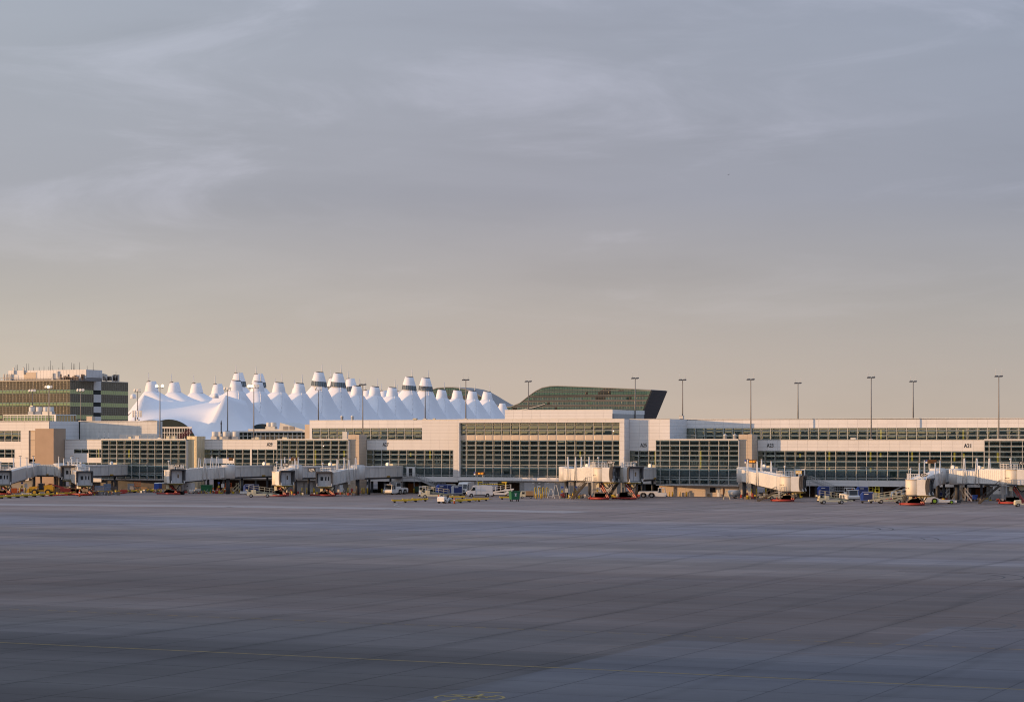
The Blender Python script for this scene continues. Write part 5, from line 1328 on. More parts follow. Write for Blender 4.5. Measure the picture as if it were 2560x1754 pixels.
# ---------- high roofed van
def van(label, x, y, rz):
    t = thing('van', label, 'van', (*at(x, y), 0), rz); w = 1.0
    side = [(-2.98, .45), (-2.98, 1.2), (-2.92, 2.3), (-2.75, 2.62), (-1.5, 2.74), (1.0, 2.70), (1.5, 2.55), (2.35, 1.52), (2.95, 1.22), (3.02, .95), (3.02, .45), (2.55, .42), (-2.5, .42)]
    VB(t, 'body', M_car, lambda b: b.prism(side, -w, w))
    lo = lambda b: (b.box(2.85, 3.10, -.98, .98, .38, .80), b.box(-3.06, -2.9, -.98, .98, .38, .72), b.box(-1.2, 1.35, -1.03, -1.0, .40, .62), b.box(-1.2, 1.35, 1.0, 1.03, .40, .62))
    VB(t, 'bumper', M_bumper, lo)
    for s in (-1, 1):
        y0 = s*1.004
        VB(t, 'side_window', M_wind, lambda b: b.prism([(1.15, 1.55), (2.15, 1.5), (1.55, 2.28), (1.15, 2.28)], min(y0, y0+s*.02), max(y0, y0+s*.02)))
        VB(t, 'door_seam', M_bumper, lambda b: (b.box(1.0, 1.03, y0-.01, y0+.012*s+.01, .6, 2.5), b.box(-.2, -.17, y0-.01, y0+.01, .6, 2.5), b.box(-2.9, 1.0, y0-.01, y0+.01, 1.28, 1.30)))
        VB(t, 'mirror', M_bumper, lambda b: b.box(1.75, 1.95, s*1.02, s*1.26, 1.5, 1.95))
        VB(t, 'headlight', M_lens, lambda b: b.box(2.72, 3.03, s*.62, s*.985, 1.0, 1.22))
        VB(t, 'taillight', M_tail, lambda b: b.box(-3.0, -2.9, s*.86, s*1.0, 1.0, 1.7))
    VB(t, 'windscreen', M_wind, lambda b: b.hexa([(2.36, -.85, 1.54), (2.36, .85, 1.54), (2.34, .85, 1.54), (2.34, -.85, 1.54), (1.58, -.8, 2.47), (1.58, .8, 2.47), (1.50, .8, 2.45), (1.50, -.8, 2.45)]))
    VB(t, 'rear_window', M_wind, lambda b: b.box(-3.005, -2.95, -.8, .8, 1.45, 2.15))
    VB(t, 'rear_door_seam', M_bumper, lambda b: b.box(-3.0, -2.97, -.015, .015, .7, 2.5))
    for xx in (2.0, -1.75):
        for s in (-1, 1): wheel(t, xx, s*.88, .36, .24)
    for xx in (2.0, -1.75):
        VB(t, 'wheel_arch', M_black, lambda b: b.tube((xx, -1.003, .40), (xx, 1.003, .40), .45, n=16))
    return t
van('white high-roofed van parked side on under the amber digits board', 1199, 1241.5, view_rz(1199, .12))
# ---------- walk-in step van, nose to the viewer
def stepvan(label, x, y, rz):
    t = thing('step_van', label, 'van', (*at(x, y), 0), rz); w = 1.15
    VB(t, 'cargo_box', M_wpaint, lambda b: b.box(-4.2, 1.0, -w, w, .7, 3.05))
    VB(t, 'cab', M_wpaint, lambda b: b.prism([(1.0, .55), (2.6, .55), (2.6, 1.45), (2.15, 2.7), (1.9, 2.95), (1.0, 3.0)], -w+.04, w-.04))
    for s in (-1, 1):
        VB(t, 'windscreen', M_wind, lambda b: b.hexa([(2.62, s*.1, 1.55), (2.62, s*1.0, 1.55), (2.55, s*1.0, 1.55), (2.55, s*.1, 1.55), (2.24, s*.1, 2.6), (2.24, s*1.0, 2.6), (2.16, s*1.0, 2.6), (2.16, s*.1, 2.6)]))
        VB(t, 'headlight', M_lens, lambda b: b.box(2.58, 2.66, s*.72, s*.98, .85, 1.1))
        VB(t, 'side_door', M_wind, lambda b: b.box(1.1, 1.85, s*1.10, s*1.13, .9, 2.6))
        VB(t, 'mirror', M_bumper, lambda b: b.box(2.2, 2.3, s*1.15, s*1.4, 1.7, 2.2))
    VB(t, 'grille', M_bumper, lambda b: b.box(2.58, 2.64, -.55, .55, .85, 1.25)); VB(t, 'bumper', M_black, lambda b: b.box(2.55, 2.85, -1.1, 1.1, .4, .7))
    VB(t, 'chassis', M_black, lambda b: b.box(-4.1, 2.5, -.9, .9, .35, .7))
    for xx in (1.8, -2.8):
        for s in (-1, 1): wheel(t, xx, s*.95, .42, .28)
stepvan('white step van behind the van, its windscreen facing out', 1163, 1236.5, camdir(1163)-.25)
# ---------- heavy aircraft tug with cab in front
def tug(label, x, y, rz, k=1.0, mk_rear_cab=False, board_m=M_wpaint, hub=M_chrome):
    t = thing('aircraft_tug', label, 'aircraft tug', (*at(x, y), 0), rz); w = 1.35
    VB(t, 'body', M_wpaint, lambda b: b.prism([(-3.6, .55), (-3.7, 1.25), (-3.4, 1.6), (1.2, 1.6), (1.2, .4), (.55, .4), (.4, .95), (.1, 1.25), (-.75, 1.25), (-1.05, .95), (-1.2, .4), (-1.5, .4), (-1.65, .95), (-1.95, 1.25), (-2.8, 1.25), (-3.1, .95), (-3.25, .5)], -w, w))
    VB(t, 'nose', M_wpaint, lambda b: b.prism([(1.2, .35), (3.3, .35), (3.35, 1.0), (3.1, 1.25), (1.2, 1.3)], -w, w))
    VB(t, 'cab', M_wpaint, lambda b: (b.box(1.25, 3.0, -1.2, 1.2, 2.38, 2.52), b.box(1.25, 1.4, -1.15, 1.15, 1.25, 2.4), *[b.hexa([(2.95, s*1.05-.06, 1.25), (3.07, s*1.05-.06, 1.25), (3.07, s*1.05+.06, 1.25), (2.95, s*1.05+.06, 1.25), (2.75, s*1.05-.06, 2.4), (2.87, s*1.05-.06, 2.4), (2.87, s*1.05+.06, 2.4), (2.75, s*1.05+.06, 2.4)]) for s in (-1, 1)], *[b.box(2.0, 2.1, s*1.05-.05, s*1.05+.05, 1.25, 2.4) for s in (-1, 1)]))
    VB(t, 'windscreen', M_wind, lambda b: b.hexa([(2.98, -1.0, 1.3), (3.02, -1.0, 1.3), (3.02, 1.0, 1.3), (2.98, 1.0, 1.3), (2.76, -1.0, 2.37), (2.80, -1.0, 2.37), (2.80, 1.0, 2.37), (2.76, 1.0, 2.37)]))
    for s in (-1, 1):
        VB(t, 'side_window', M_wind, lambda b: b.box(1.42, 1.98, s*1.08, s*1.10, 1.35, 2.3)); VB(t, 'headlight', M_lens, lambda b: b.box(3.3, 3.37, s*.7, s*1.1, .75, .95))
    VB(t, 'bumper', M_bumper, lambda b: b.box(3.2, 3.5, -1.3, 1.3, .3, .55))
    VB(t, 'tow_hitch', M_black, lambda b: b.box(-4.0, -3.6, -.2, .2, .45, .7))
    if mk_rear_cab:
        VB(t, 'rear_cab', M_wpaint, lambda b: (b.box(-1.2, 1.0, -1.0, 1.0, 2.85, 2.97), *[b.box(xx, xx+.12, s*.95-.06, s*.95+.06, 1.6, 2.87) for s in (-1, 1) for xx in (-1.2, .85)], b.box(-1.2, 1.0, -1.0, 1.0, 1.58, 1.95)))
        VB(t, 'rear_cab_window', M_wind, lambda b: b.box(-1.12, .9, -.9, .9, 1.97, 2.83))
    VB(t, 'beacon', M_orange, lambda b: b.tube((2.0, 0, 2.52), (2.0, 0, 2.75), .1, n=8))
    for xx in (-.32, -2.38):
        for s in (-1, 1): wheel(t, xx, s*1.12, .58, .42, hub)
    t.scale = (k, k, k)
    return t
tug('white aircraft tug with a raised rear cab, alone right of the A27A bridge', 988, 1235, camdir(988)-.62, .98, True)
tug('white aircraft tug with dark wheel arches facing right before the tan wall', 1633, 1243.5, TH-.12, .92)
tug('white aircraft tug with black windscreen facing out among blue containers', 2124, 1250.5, camdir(2124)+.30, .95, True)
# ---------- towbarless tractor, low and long
def tbl(label, x, y, rz):
    t = thing('towbarless_tractor', label, 'aircraft tug', (*at(x, y), 0), rz)
    VB(t, 'body', M_wpaint, lambda b: b.prism([(-3.3, .35), (-3.3, .75), (-2.2, .8), (-1.2, .8), (.2, 1.05), (1.4, 1.55), (2.6, 1.5), (3.2, 1.1), (3.2, .4)], -1.5, 1.5))
    VB(t, 'cab_glass', M_wind, lambda b: b.prism([(1.2, 1.5), (2.5, 1.5), (2.3, 2.0), (1.5, 2.0)], -.7, .7)); VB(t, 'cab_roof', M_wpaint, lambda b: b.box(1.4, 2.4, -.75, .75, 2.0, 2.1))
    VB(t, 'cradle', M_dgrey, lambda b: (b.box(-4.2, -3.3, -1.3, -.6, .2, .8), b.box(-4.2, -3.3, .6, 1.3, .2, .8)))
    for xx, r in ((1.3, .62), (-2.2, .40)):
        for s in (-1, 1): wheel(t, xx, s*1.40, r, .35, M_taillime)
    return t
tbl('low white towbarless tractor with lime green hubs under the A21B bridge', 2349, 1259, TH+math.pi)
# ---------- belt loader
def belt_loader(label, x, y, rz, rails=True, m=M_cream):
    t = thing('belt_loader', label, 'belt loader', (*at(x, y), 0), rz)
    VB(t, 'chassis', m, lambda b: (b.prism([(-3.0, .45), (-3.0, .95), (-1.3, 1.0), (-1.2, .8), (1.6, .8), (2.9, .7), (2.9, .42)], -.95, .95), b.box(-2.9, -1.6, -.9, .9, .95, 1.25)))
    VB(t, 'driver_station', m, lambda b: (b.box(-1.6, -.9, -.95, -.1, .9, 1.75), b.box(-2.9, -2.75, -.9, .9, .95, 1.7), b.box(-2.0, -1.5, -.8, -.2, 1.2, 1.75)))
    VB(t, 'seat', M_black, lambda b: (b.box(-2.4, -1.9, -.75, -.2, 1.2, 1.4), b.box(-2.5, -2.38, -.75, -.2, 1.3, 1.9)))
    VB(t, 'conveyor', m, lambda b: b.prism([(-3.3, 1.55), (-3.3, 1.85), (4.4, .75), (4.4, .45)], .05, .95))
    VB(t, 'belt', M_black, lambda b: b.hexa([(-3.3, .15, 1.86), (4.4, .15, .76), (4.4, .85, .76), (-3.3, .85, 1.86), (-3.3, .15, 1.89), (4.4, .15, .79), (4.4, .85, .79), (-3.3, .85, 1.89)]))
    VB(t, 'side_stripe', M_black, lambda b: b.prism([(-3.0, 1.60), (-3.0, 1.72), (4.0, .72), (4.0, .60)], .03, .049))
    if rails:
        def rl(b):
            for s in (.08, .92):
                for x0, x1 in ((-2.6, 3.4),):
                    zz = lambda q: 1.85-(q+3.3)*.143
                    for hh in (.55, 1.05): b.bar((x0, s, zz(x0)+hh), (x1, s, zz(x1)+hh), .06)
                    for k in range(6): q = x0+(x1-x0)*k/5; b.bar((q, s, zz(q)), (q, s, zz(q)+1.07), .06)
        VB(t, 'guard_rail', m, rl)
    VB(t, 'bumper', M_black, lambda b: b.box(-3.12, -3.0, -.9, .9, .45, .7)); VB(t, 'headlight', M_lens, lambda b: b.box(2.88, 2.93, -.8, -.5, .5, .65))
    for xx in (-2.0, 1.75):
        for s in (-1, 1): wheel(t, xx, s*.82, .40, .28, M_chrome)
    return t
belt_loader('cream belt loader with railings, lit, near the A29 bridge cab', 650, 1242.5, TH+.05)
belt_loader('cream belt loader sloping right, beside the blue container and dollies', 1085, 1244.5, TH-.02)
belt_loader('low pale belt loader with railings in front of the left blue containers', 2081, 1259, TH+.1)
belt_loader('yellowish belt loader facing left beside the A21B cab', 2222, 1257.5, TH+math.pi+.05)
belt_loader('white belt loader with yellow cage behind the white van', 1250, 1240, TH+math.pi-.1, True, M_wpaint)
belt_loader('cream service loader half hidden below the A23 bridge', 1948, 1248, TH+math.pi, False)
belt_loader('pale loader parked left of the A21B belt loader', 2196, 1250, TH+.4, False)
# ---------- flat yellow dollies
def dolly_proto():
    t = thing('flat_dolly', 'x', 'dolly')
    VB(t, 'deck', M_yel, lambda b: (b.box(-1.65, 1.65, -.85, .85, .45, .58), b.box(-1.7, -1.58, -.9, .9, .40, .72), b.box(1.58, 1.7, -.9, .9, .40, .72), b.box(-1.65, 1.65, -.92, -.82, .36, .68)))
    VB(t, 'roller', M_steel, lambda b: [b.tube((-1.3+.52*k, -.78, .62), (-1.3+.52*k, .78, .62), .06, n=6) for k in range(6)], kind='stuff')
    VB(t, 'tow_bar', M_yel, lambda b: (b.bar((1.7, 0, .45), (2.5, 0, .38), .09)))
    for xx in (-1.15, 1.15):
        for s in (-1, 1): VB(t, 'wheel', M_black, lambda b: b.tube((xx, s*.70-.1, .21), (xx, s*.70+.1, .21), .21, n=10))
    return t
dproto = dolly_proto(); nd = [0]
def dolly(x, y, rz, label, group='flat yellow dollies'):
    X, Y = at(x, y); place(dproto, nd[0] > 0, X, Y, rz, label, 0, group); nd[0] += 1
for x, y, lab in ((1000, 1256, 'leftmost of three yellow dollies coupled on the open apron'), (1026, 1254.3, 'middle of three yellow dollies coupled on the open apron'), (1050, 1252.6, 'rightmost of three yellow dollies coupled on the open apron'),
                  (1138, 1256.5, 'yellow dolly hitched just behind the small white tractor'), (1161, 1254.5, 'second yellow dolly behind the small white tractor'), (1184, 1253.2, 'third yellow dolly behind the small white tractor, below the van'), (1202, 1251.5, 'last yellow dolly of the train, with the red marker'), (1143, 1246.5, 'yellow dolly carrying the grey container'), (1268, 1248, 'small yellow dolly left of the green bin')):
    dolly(x, y, TH+(.05 if x > 1100 else .12), lab)
k = 0
for (xa, ya, xb, yb, n) in ((-8, 1246, 116, 1239.5, 7), (160, 1237.5, 262, 1233, 6), (304, 1231.8, 408, 1228.5, 6)):
    for j in range(n):
        f = j/(n-1); dolly(xa+(xb-xa)*f, ya+(yb-ya)*f, TH+.35, ORD[j]+' yellow dolly from the left in the '+('dolly line at the left edge' if xa < 0 else 'short dolly line below the scissor lifts' if xa < 200 else 'dolly line left of the A29 drive gear'), 'long line of yellow dollies at the left'); k += 1
# ---------- small tractors and carts
def tractor(label, x, y, rz, m=M_wpaint, roof=False, k=1.0):
    t = thing('baggage_tractor', label, 'baggage tractor', (*at(x, y), 0), rz)
    VB(t, 'body', m, lambda b: (b.prism([(-1.5, .4), (-1.5, 1.0), (-.5, 1.05), (-.4, .62), (.3, .62), (.4, 1.3), (1.4, 1.2), (1.5, .95), (1.5, .35)], -.75, .75)))
    VB(t, 'seat', M_black, lambda b: (b.box(-.8, -.3, -.5, .5, .9, 1.1), b.box(-.9, -.78, -.5, .5, 1.0, 1.5)))
    VB(t, 'steering_wheel', M_black, lambda b: b.tube((.15, -.3, 1.35), (.22, -.3, 1.42), .2, n=10))
    if roof:
        VB(t, 'canopy', m, lambda b: (b.box(-1.2, .6, -.75, .75, 2.0, 2.1), *[b.bar((xx, s*.68, .9), (xx, s*.68, 2.0), .07) for xx in (-1.15, .5) for s in (-1, 1)]))
        VB(t, 'windscreen', M_wind, lambda b: b.box(.5, .53, -.62, .62, 1.35, 1.98))
    VB(t, 'headlight', M_lens, lambda b: (b.box(1.47, 1.53, -.6, -.4, .8, .95), b.box(1.47, 1.53, .4, .6, .8, .95)))
    for xx, r in ((-.85, .38), (.95, .34)):
        for s in (-1, 1): wheel(t, xx, s*.66, r, .26)
    t.scale = (k, k, k); return t
tractor('small white tractor at the head of the yellow dolly train', 1111, 1257, camdir(1111)-.5, M_wpaint, False, 1.1)
tractor('blue tractor at the left edge beside orange barrels', 3, 1232.5, TH-.2, M_blue, False, 1.2)
tractor('white canopied cart beside the cream belt loader', 1056, 1240, camdir(1056), M_wpaint, True, 1.1)
tractor('small pale cart half behind the A29 drive gear', 478, 1232.5, camdir(478), M_offw, False, .8)
tractor('grey utility cart under the A23 bridge tower', 1905, 1243.5, TH, M_offw, True, .8)
tractor('cream cart cut by the right edge of the photo', 2556, 1266, TH+math.pi, M_cream, False, 1.05)
def flatcart(label, x, y):
    t = thing('utility_truck', label, 'cart', (*at(x, y), 0), TH+math.pi)
    VB(t, 'cab', M_cream, lambda b: b.prism([(.2, .4), (1.45, .4), (1.5, .9), (1.2, 1.65), (.2, 1.65)], -.65, .65)); VB(t, 'cab_window', M_wind, lambda b: (b.box(.4, 1.0, -.66, -.652, 1.0, 1.5), b.box(.4, 1.0, .652, .66, 1.0, 1.5)))
    VB(t, 'load_box', M_wood, lambda b: (b.box(-1.6, .15, -.68, .68, .65, 1.7))); VB(t, 'chassis', M_black, lambda b: b.box(-1.6, 1.3, -.5, .5, .35, .65))
    for xx in (-1.0, .95):
        for s in (-1, 1): wheel(t, xx, s*.55, .28, .2)
flatcart('small cream utility truck with a brown box bed by the roller doors', 1316, 1245.5)
# ---------- containers, bins and tanks
def uld(label, x, y, rz, m=M_blue, h=2.05, wheels=True, curtain=False):
    t = thing('baggage_container', label, 'container', (*at(x, y), 0), rz); b0 = .48
    VB(t, 'shell', m, lambda b: b.prism([(-1.3, b0), (1.3, b0), (1.3, b0+h), (-.85, b0+h), (-1.3, b0+h-.55)], -.8, .8))
    VB(t, 'rim', M_steel, lambda b: (b.box(-1.32, 1.32, -.83, -.79, b0, b0+.1), b.box(-.86, 1.32, -.83, -.79, b0+h-.09, b0+h), b.box(1.26, 1.32, -.83, -.79, b0, b0+h)))
    VB(t, 'curtain', M_dblue if not curtain else curtain, lambda b: b.box(-.75, 1.15, -.815, -.80, b0+.2, b0+h-.2))
    VB(t, 'label_strip', M_wpaint, lambda b: b.box(-.6, .3, -.825, -.816, b0+h-.52, b0+h-.38))
    if wheels:
        VB(t, 'base', M_dgrey, lambda b: b.box(-1.3, 1.3, -.8, .8, .34, b0-.002))
        for xx in (-.9, .9):
            for s in (-1, 1): VB(t, 'wheel', M_black, lambda b: b.tube((xx, s*.62-.1, .22), (xx, s*.62+.1, .22), .22, n=10))
    return t
M_hatch = mat('tan_hatch', (.60, .36, .14), .6)
for x, y, rz, m, h, lab in ((2058, 1245, TH+.05, M_blue, 2.3, 'large blue container at the left behind the low belt loader'), (2071, 1241.5, TH+.1, M_blue, 2.2, 'blue container tucked behind the leftmost blue one'), (2155, 1246.5, TH, M_blue, 2.3, 'blue container just right of the black-windscreened tug'),
                            (2167, 1257, TH-.1, M_blue, 1.9, 'blue wheeled container standing in front of the others'), (1104, 1238.5, TH+.2, M_blue, 2.2, 'blue container behind the cream belt loader'), (1113, 1237, TH+.3, M_blue, 2.0, 'second blue container half behind the first, centre apron'),
                            (621, 1232.5, TH+.1, mat('lavender_vinyl', (.30, .33, .55), .5), 1.8, 'lavender container with a red mark left of the A27B cab'), (634, 1232, TH, M_dblue, 1.7, 'dark blue container behind the lit belt loader'),
                            (1125, 1236.5, TH, M_cream, 2.1, 'cream panelled container left of the step van'), (1142, 1239, TH+.1, mat('pale_aluminium', (.52, .54, .56), .4, .4), 2.0, 'pale grey container riding on a yellow dolly'), (2360, 1243, TH, M_offw, 1.3, 'pale box behind the towbarless tractor'), (2500, 1247.5, TH, M_offw, 1.7, 'white cabinet under the A21A stair'), (2350, 1245, TH+.1, M_dgrey, 1.5, 'dark box under the A21B bridge')):
    u_ = uld(lab, x, y, rz, m, h)
    if 'front of the others' in lab or 'large blue' in lab or 'tucked' in lab:
        VB(u_, 'side_hatch', M_hatch, lambda b: b.box(1.30, 1.33, -.55, .55, 1.0, 2.1))
def skip(label, x, y, rz, m, w=1.6, d=1.1, h=1.7, emblem=False):
    t = thing('wheeled_bin', label, 'bin', (*at(x, y), 0), rz)
    VB(t, 'tub', m, lambda b: b.hexa([(-w*.44, -d*.8, .4), (w*.44, -d*.8, .4), (w*.44, d*.8, .4), (-w*.44, d*.8, .4), (-w/2, -d, .4+h), (w/2, -d, .4+h), (w/2, d, .4+h), (-w/2, d, .4+h)]))
    VB(t, 'rim', m, lambda b: (b.box(-w/2-.06, w/2+.06, -d-.06, -d+.02, .4+h-.1, .4+h+.03), b.box(-w/2-.06, w/2+.06, d-.02, d+.06, .4+h-.1, .4+h+.03), b.box(-w/2-.06, -w/2+.02, -d, d, .4+h-.1, .4+h+.03), b.box(w/2-.02, w/2+.06, -d, d, .4+h-.1, .4+h+.03)))
    if emblem: VB(t, 'emblem', M_wpaint, lambda b: (b.poly([(-.36, -d*.985-.012, 1.75), (.36, -d*.985-.012, 1.75), (.10, -d*.94-.012, 1.5), (.2, -d*.90-.012, 1.12), (-.2, -d*.90-.012, 1.12), (-.10, -d*.94-.012, 1.5)])))
    for xx in (-w*.36, w*.36):
        for s in (-1, 1): VB(t, 'wheel', M_black, lambda b: b.tube((xx-.07, s*d*.62, .2), (xx+.07, s*d*.62, .2), .2, n=10))
    return t
skip('green wheeled bin with a white emblem standing on the open apron', 1286, 1252.5, camdir(1286)+math.pi/2+.3, M_green, 2.0, 1.0, 1.75, True)
skip('green dumpster in the shade below the A29 bridge', 517, 1232, TH, M_green, 2.8, 1.0, 1.6)
skip('dark green skip under the grey stair below A27', 1050, 1233, TH, M_dgreen, 2.6, 1.0, 1.3)
skip('long dark green skip beside the grey stair', 1077, 1232, TH, M_dgreen, 3.2, 1.0, 1.6)
skip('blue plastic bin under the A21A bridge', 2437, 1252, TH, M_blue, 1.0, .5, .9)
def portaloo(label, x, y, m):
    t = thing('portable_toilet', label, 'portable toilet', (*at(x, y), 0), camdir(x)+math.pi/2)
    VB(t, 'cabin', m, lambda b: b.box(-.6, .6, -.6, .6, .1, 2.1)); VB(t, 'roof', M_offw, lambda b: b.hexa([(-.64, -.64, 2.1), (.64, -.64, 2.1), (.64, .64, 2.1), (-.64, .64, 2.1), (-.4, -.4, 2.3), (.4, -.4, 2.3), (.4, .4, 2.3), (-.4, .4, 2.3)]))
    VB(t, 'door', m, lambda b: b.box(-.42, .42, -.63, -.601, .15, 2.0)); VB(t, 'skid', M_dgrey, lambda b: b.box(-.6, .6, -.55, .55, 0, .1))
portaloo('bright blue portable toilet left of the A29 cab', 391, 1228.5, M_blue); portaloo('second blue portable toilet beside the first', 399, 1228, mat('deep_blue_plastic', (.03, .06, .22), .5)); portaloo('brown portable toilet beside the blue ones', 409, 1227.5, M_wood)
def tank(label, x, y):
    t = thing('tank_cart', label, 'tank', (*at(x, y), 0), TH+.2)
    VB(t, 'tank', M_offw, lambda b: (b.tube((-1.3, 0, 1.25), (1.2, 0, 1.25), .68, n=16), b.tube((-1.45, 0, 1.25), (-1.3, 0, 1.25), .45, .68, n=16), b.tube((1.2, 0, 1.25), (1.35, 0, 1.25), .68, .45, n=16)))
    VB(t, 'frame', M_steel, lambda b: (b.box(-1.2, 1.2, -.5, .5, .4, .58), b.bar((-1.5, 0, .5), (-2.4, 0, .4), .08)))
    for s in (-1, 1): wheel(t, .2, s*.55, .3, .2)
tank('white cylindrical tank cart left of the A25 tower', 1836, 1245.5)
# ---------- ladders, steps, trestles
def aladder(label, x, y, h, w, m=M_wpaint, rz=None):
    t = thing('step_ladder', label, 'ladder', (*at(x, y), 0), TH if rz is None else rz)
    def fr(b, s):
        for e in (-.35, .35): b.bar((s*w/2, e, 0), (s*.16, e*.7, h), .09)
        for k in range(int(h/.32)): f = (k+1)*.32/h; xx = s*(w/2+(.16-w/2)*f); b.bar((xx, -.35+.1*f, f*h), (xx, .35-.1*f, f*h), .05)
    VB(t, 'front_frame', m, lambda b: fr(b, -1)); VB(t, 'rear_frame', m, lambda b: fr(b, 1)); VB(t, 'top_step', m, lambda b: b.box(-.3, .3, -.32, .32, h-.05, h+.03))
    VB(t, 'brace', m, lambda b: (b.bar((-w*.36, -.3, h*.25), (w*.36, -.3, h*.25), .05), b.bar((-w*.36, .3, h*.25), (w*.36, .3, h*.25), .05)))
    return t
aladder('shorter white step ladder right of the yellow hoops', 1377.5, 1245.5, 2.2, 1.7); aladder('taller white step ladder left of the A25B bridge', 1389.5, 1244.5, 2.9, 1.7)
aladder('pale wooden step ladder beside the white tank', 1816.5, 1248.5, 2.0, 1.5, M_cream); aladder('low white trestle under the A27A bridge', 845, 1233.5, 1.0, 1.0); aladder('white trestle beside the red cart, A27A bridge', 857, 1233.5, 1.3, 1.2)
def steps(label, x, y, h, L_, m=M_steel, rz=None):
    t = thing('wheeled_steps', label, 'steps', (*at(x, y), 0), TH if rz is None else rz)
    VB(t, 'stringer', m, lambda b: [b.bar((-L_/2, e, .1), (L_/2, e, h), .07, .16) for e in (-.4, .4)]); n = int(h/.26)
    VB(t, 'step', m, lambda b: [b.box(-L_/2+L_*k/n, -L_/2+L_*k/n+.24, -.38, .38, .1+(h-.1)*(k+.6)/n, .1+(h-.1)*(k+.6)/n+.05) for k in range(n)], kind='stuff')
    VB(t, 'handrail', m, lambda b: [b.bar((-L_/2, e, 1.0), (L_/2, e, h+.95), .06) for e in (-.4, .4)]+[b.bar((L_/2*q, e, .1 if q > 0 else .3), (L_/2*q, e, (h if q > 0 else .1)+.95), .06) for e in (-.4, .4) for q in (1, .2)])
    for e in (-.35, .35): VB(t, 'wheel', M_black, lambda b: b.tube((L_/2-.1, e-.06, .14), (L_/2-.1, e+.06, .14), .14, n=8))
for x, y, h, L_, m, lab, fl in ((2387, 1253, 2.3, 1.6, M_steel, 'grey wheeled steps leftmost under the A21A walkway', 0), (2393, 1251, 3.3, 1.7, M_wpaint, 'tall white wheeled steps under the A21A walkway', 0), (2408, 1252.5, 3.0, 1.5, M_steel, 'grey wheeled steps right of the tall white ones', 1), (2421, 1253, 2.0, 1.4, M_wpaint, 'short white wheeled steps near the blue bin', 1), (2365, 1250, 1.7, 1.5, M_offw, 'low pale steps behind the towbarless tractor', 0),
                                (589, 1232, 1.6, 1.4, M_cream, 'low cream steps below the A29 walkway', 0), (600, 1232, 2.2, 1.5, M_cream, 'taller cream steps below the A29 walkway', 0)): steps(lab, x, y, h, L_, m, TH+(math.pi if fl else 0))
# ---------- bollards, hooped guards, gantry, cones, barriers
def bollard_proto():
    t = thing('bollard', 'x', 'bollard'); VB(t, 'post', M_yel, lambda b: b.lathe([(.11, 0), (.11, 1.12), (.06, 1.2)], 0, 0, 10)); VB(t, 'base', M_dgrey, lambda b: b.lathe([(.16, 0), (.16, .05)], 0, 0, 10)); return t
bp = bollard_proto(); nb_ = [0]
def bollard(x, y, label, group, h=1.0):
    X, Y = at(x, y); o = place(bp, nb_[0] > 0, X, Y, 0, label, 0, group); o.scale = (1.25, 1.25, h); nb_[0] += 1
for q, x in enumerate((1597, 1674, 1681, 1700, 1716, 1736, 1760, 1777)): bollard(x, 1240.3, ORD[q]+' yellow bollard from the left along the tan wall', 'yellow bollards along the tan wall', .9)
for q, x in enumerate((786, 955, 1008, 1035)): bollard(x, 1233, ORD[q]+' yellow bollard from the left before the dark bays below A27', 'yellow bollards below A27')
for q, x in enumerate((741, 755, 767, 784, 870, 905, 910, 919)): bollard(x, 1234.5, ORD[q]+' yellow bollard from the left around the A27A bridge', 'yellow bollards by the A27A bridge', 1.3)
for x, q in ((1432, 'left'), (1491, 'right')): bollard(x, 1246, q+' yellow bollard of the pair below the A25B bridge', 'yellow bollards below the A25B bridge', 1.2)
for x, lab in ((1340.5, 'left of two short yellow bollards before the hooped guards'), (1353, 'right of two short yellow bollards before the hooped guards')): bollard(x, 1246.5, lab, 'bollards by the hooped guards', 1.0)
for x, lab in ((1879, 'left tall yellow bollard below the A25 tower'), (1891, 'right tall yellow bollard below the A25 tower'), (1915, 'tall yellow bollard under the A23 tunnel'), (2000, 'yellow bollard right of the A23 drive gear')): bollard(x, 1245.5, lab, 'tall yellow bollards by gate A23', 1.9)
for q, x in enumerate((50, 63, 505, 560)): bollard(x, 1231, ORD[q]+' yellow bollard from the left in shade under the left bridges', 'yellow bollards under the left bridges', 1.1)
def hoop(x, y, label):
    t = thing('hooped_guard', label, 'guard rail', (*at(x, y), 0), TH+.3, 'yellow hooped guards by the roller doors')
    VB(t, 'hoop', M_yel, lambda b: b.path([(-.22, 0, 0), (-.22, 0, 2.1), (-.1, 0, 2.32), (.1, 0, 2.32), (.22, 0, 2.1), (.22, 0, 0)], .09, 8)); VB(t, 'meter_box', M_offw, lambda b: b.box(-.15, .15, -.1, .1, .6, 1.4))
for x, lab in ((1338.5, 'first yellow hooped guard from the left'), (1349, 'second yellow hooped guard from the left'), (1358.5, 'third yellow hooped guard from the left'), (1368, 'fourth yellow hooped guard, nearest the ladders')): hoop(x, 1243.5, lab)
gt = thing('height_gantry', 'yellow height gantry before the dark garage opening', 'gantry', (*at(1252, 1239), 0), 0)
gl, gr = XX(1219, 524)-gt.location.x, XX(1287, 524)-gt.location.x
VB(gt, 'post', M_yel, lambda b: b.tube((gl, 0, 0), (gl, 0, 3.2), .2, n=8)); VB(gt, 'post', M_yel, lambda b: b.tube((gr, 0, 0), (gr, 0, 3.2), .2, n=8))
VB(gt, 'arm', M_yel, lambda b: (b.bar((gl-.2, 0, 3.2), (gl+1.1, 0, 3.2), .24), b.bar((gr-1.0, 0, 3.2), (gr+.3, 0, 3.2), .24)))
VB(gt, 'clearance_bar', M_yel, lambda b: b.tube((gl+.6, -.2, 2.75), (gr-.5, -.2, 2.75), .13, n=8)); VB(gt, 'bar_band', M_black, lambda b: [b.tube((gl+1.0+.6*k, -.2, 2.75), (gl+1.15+.6*k, -.2, 2.75), .135, n=8) for k in range(8)], kind='stuff')
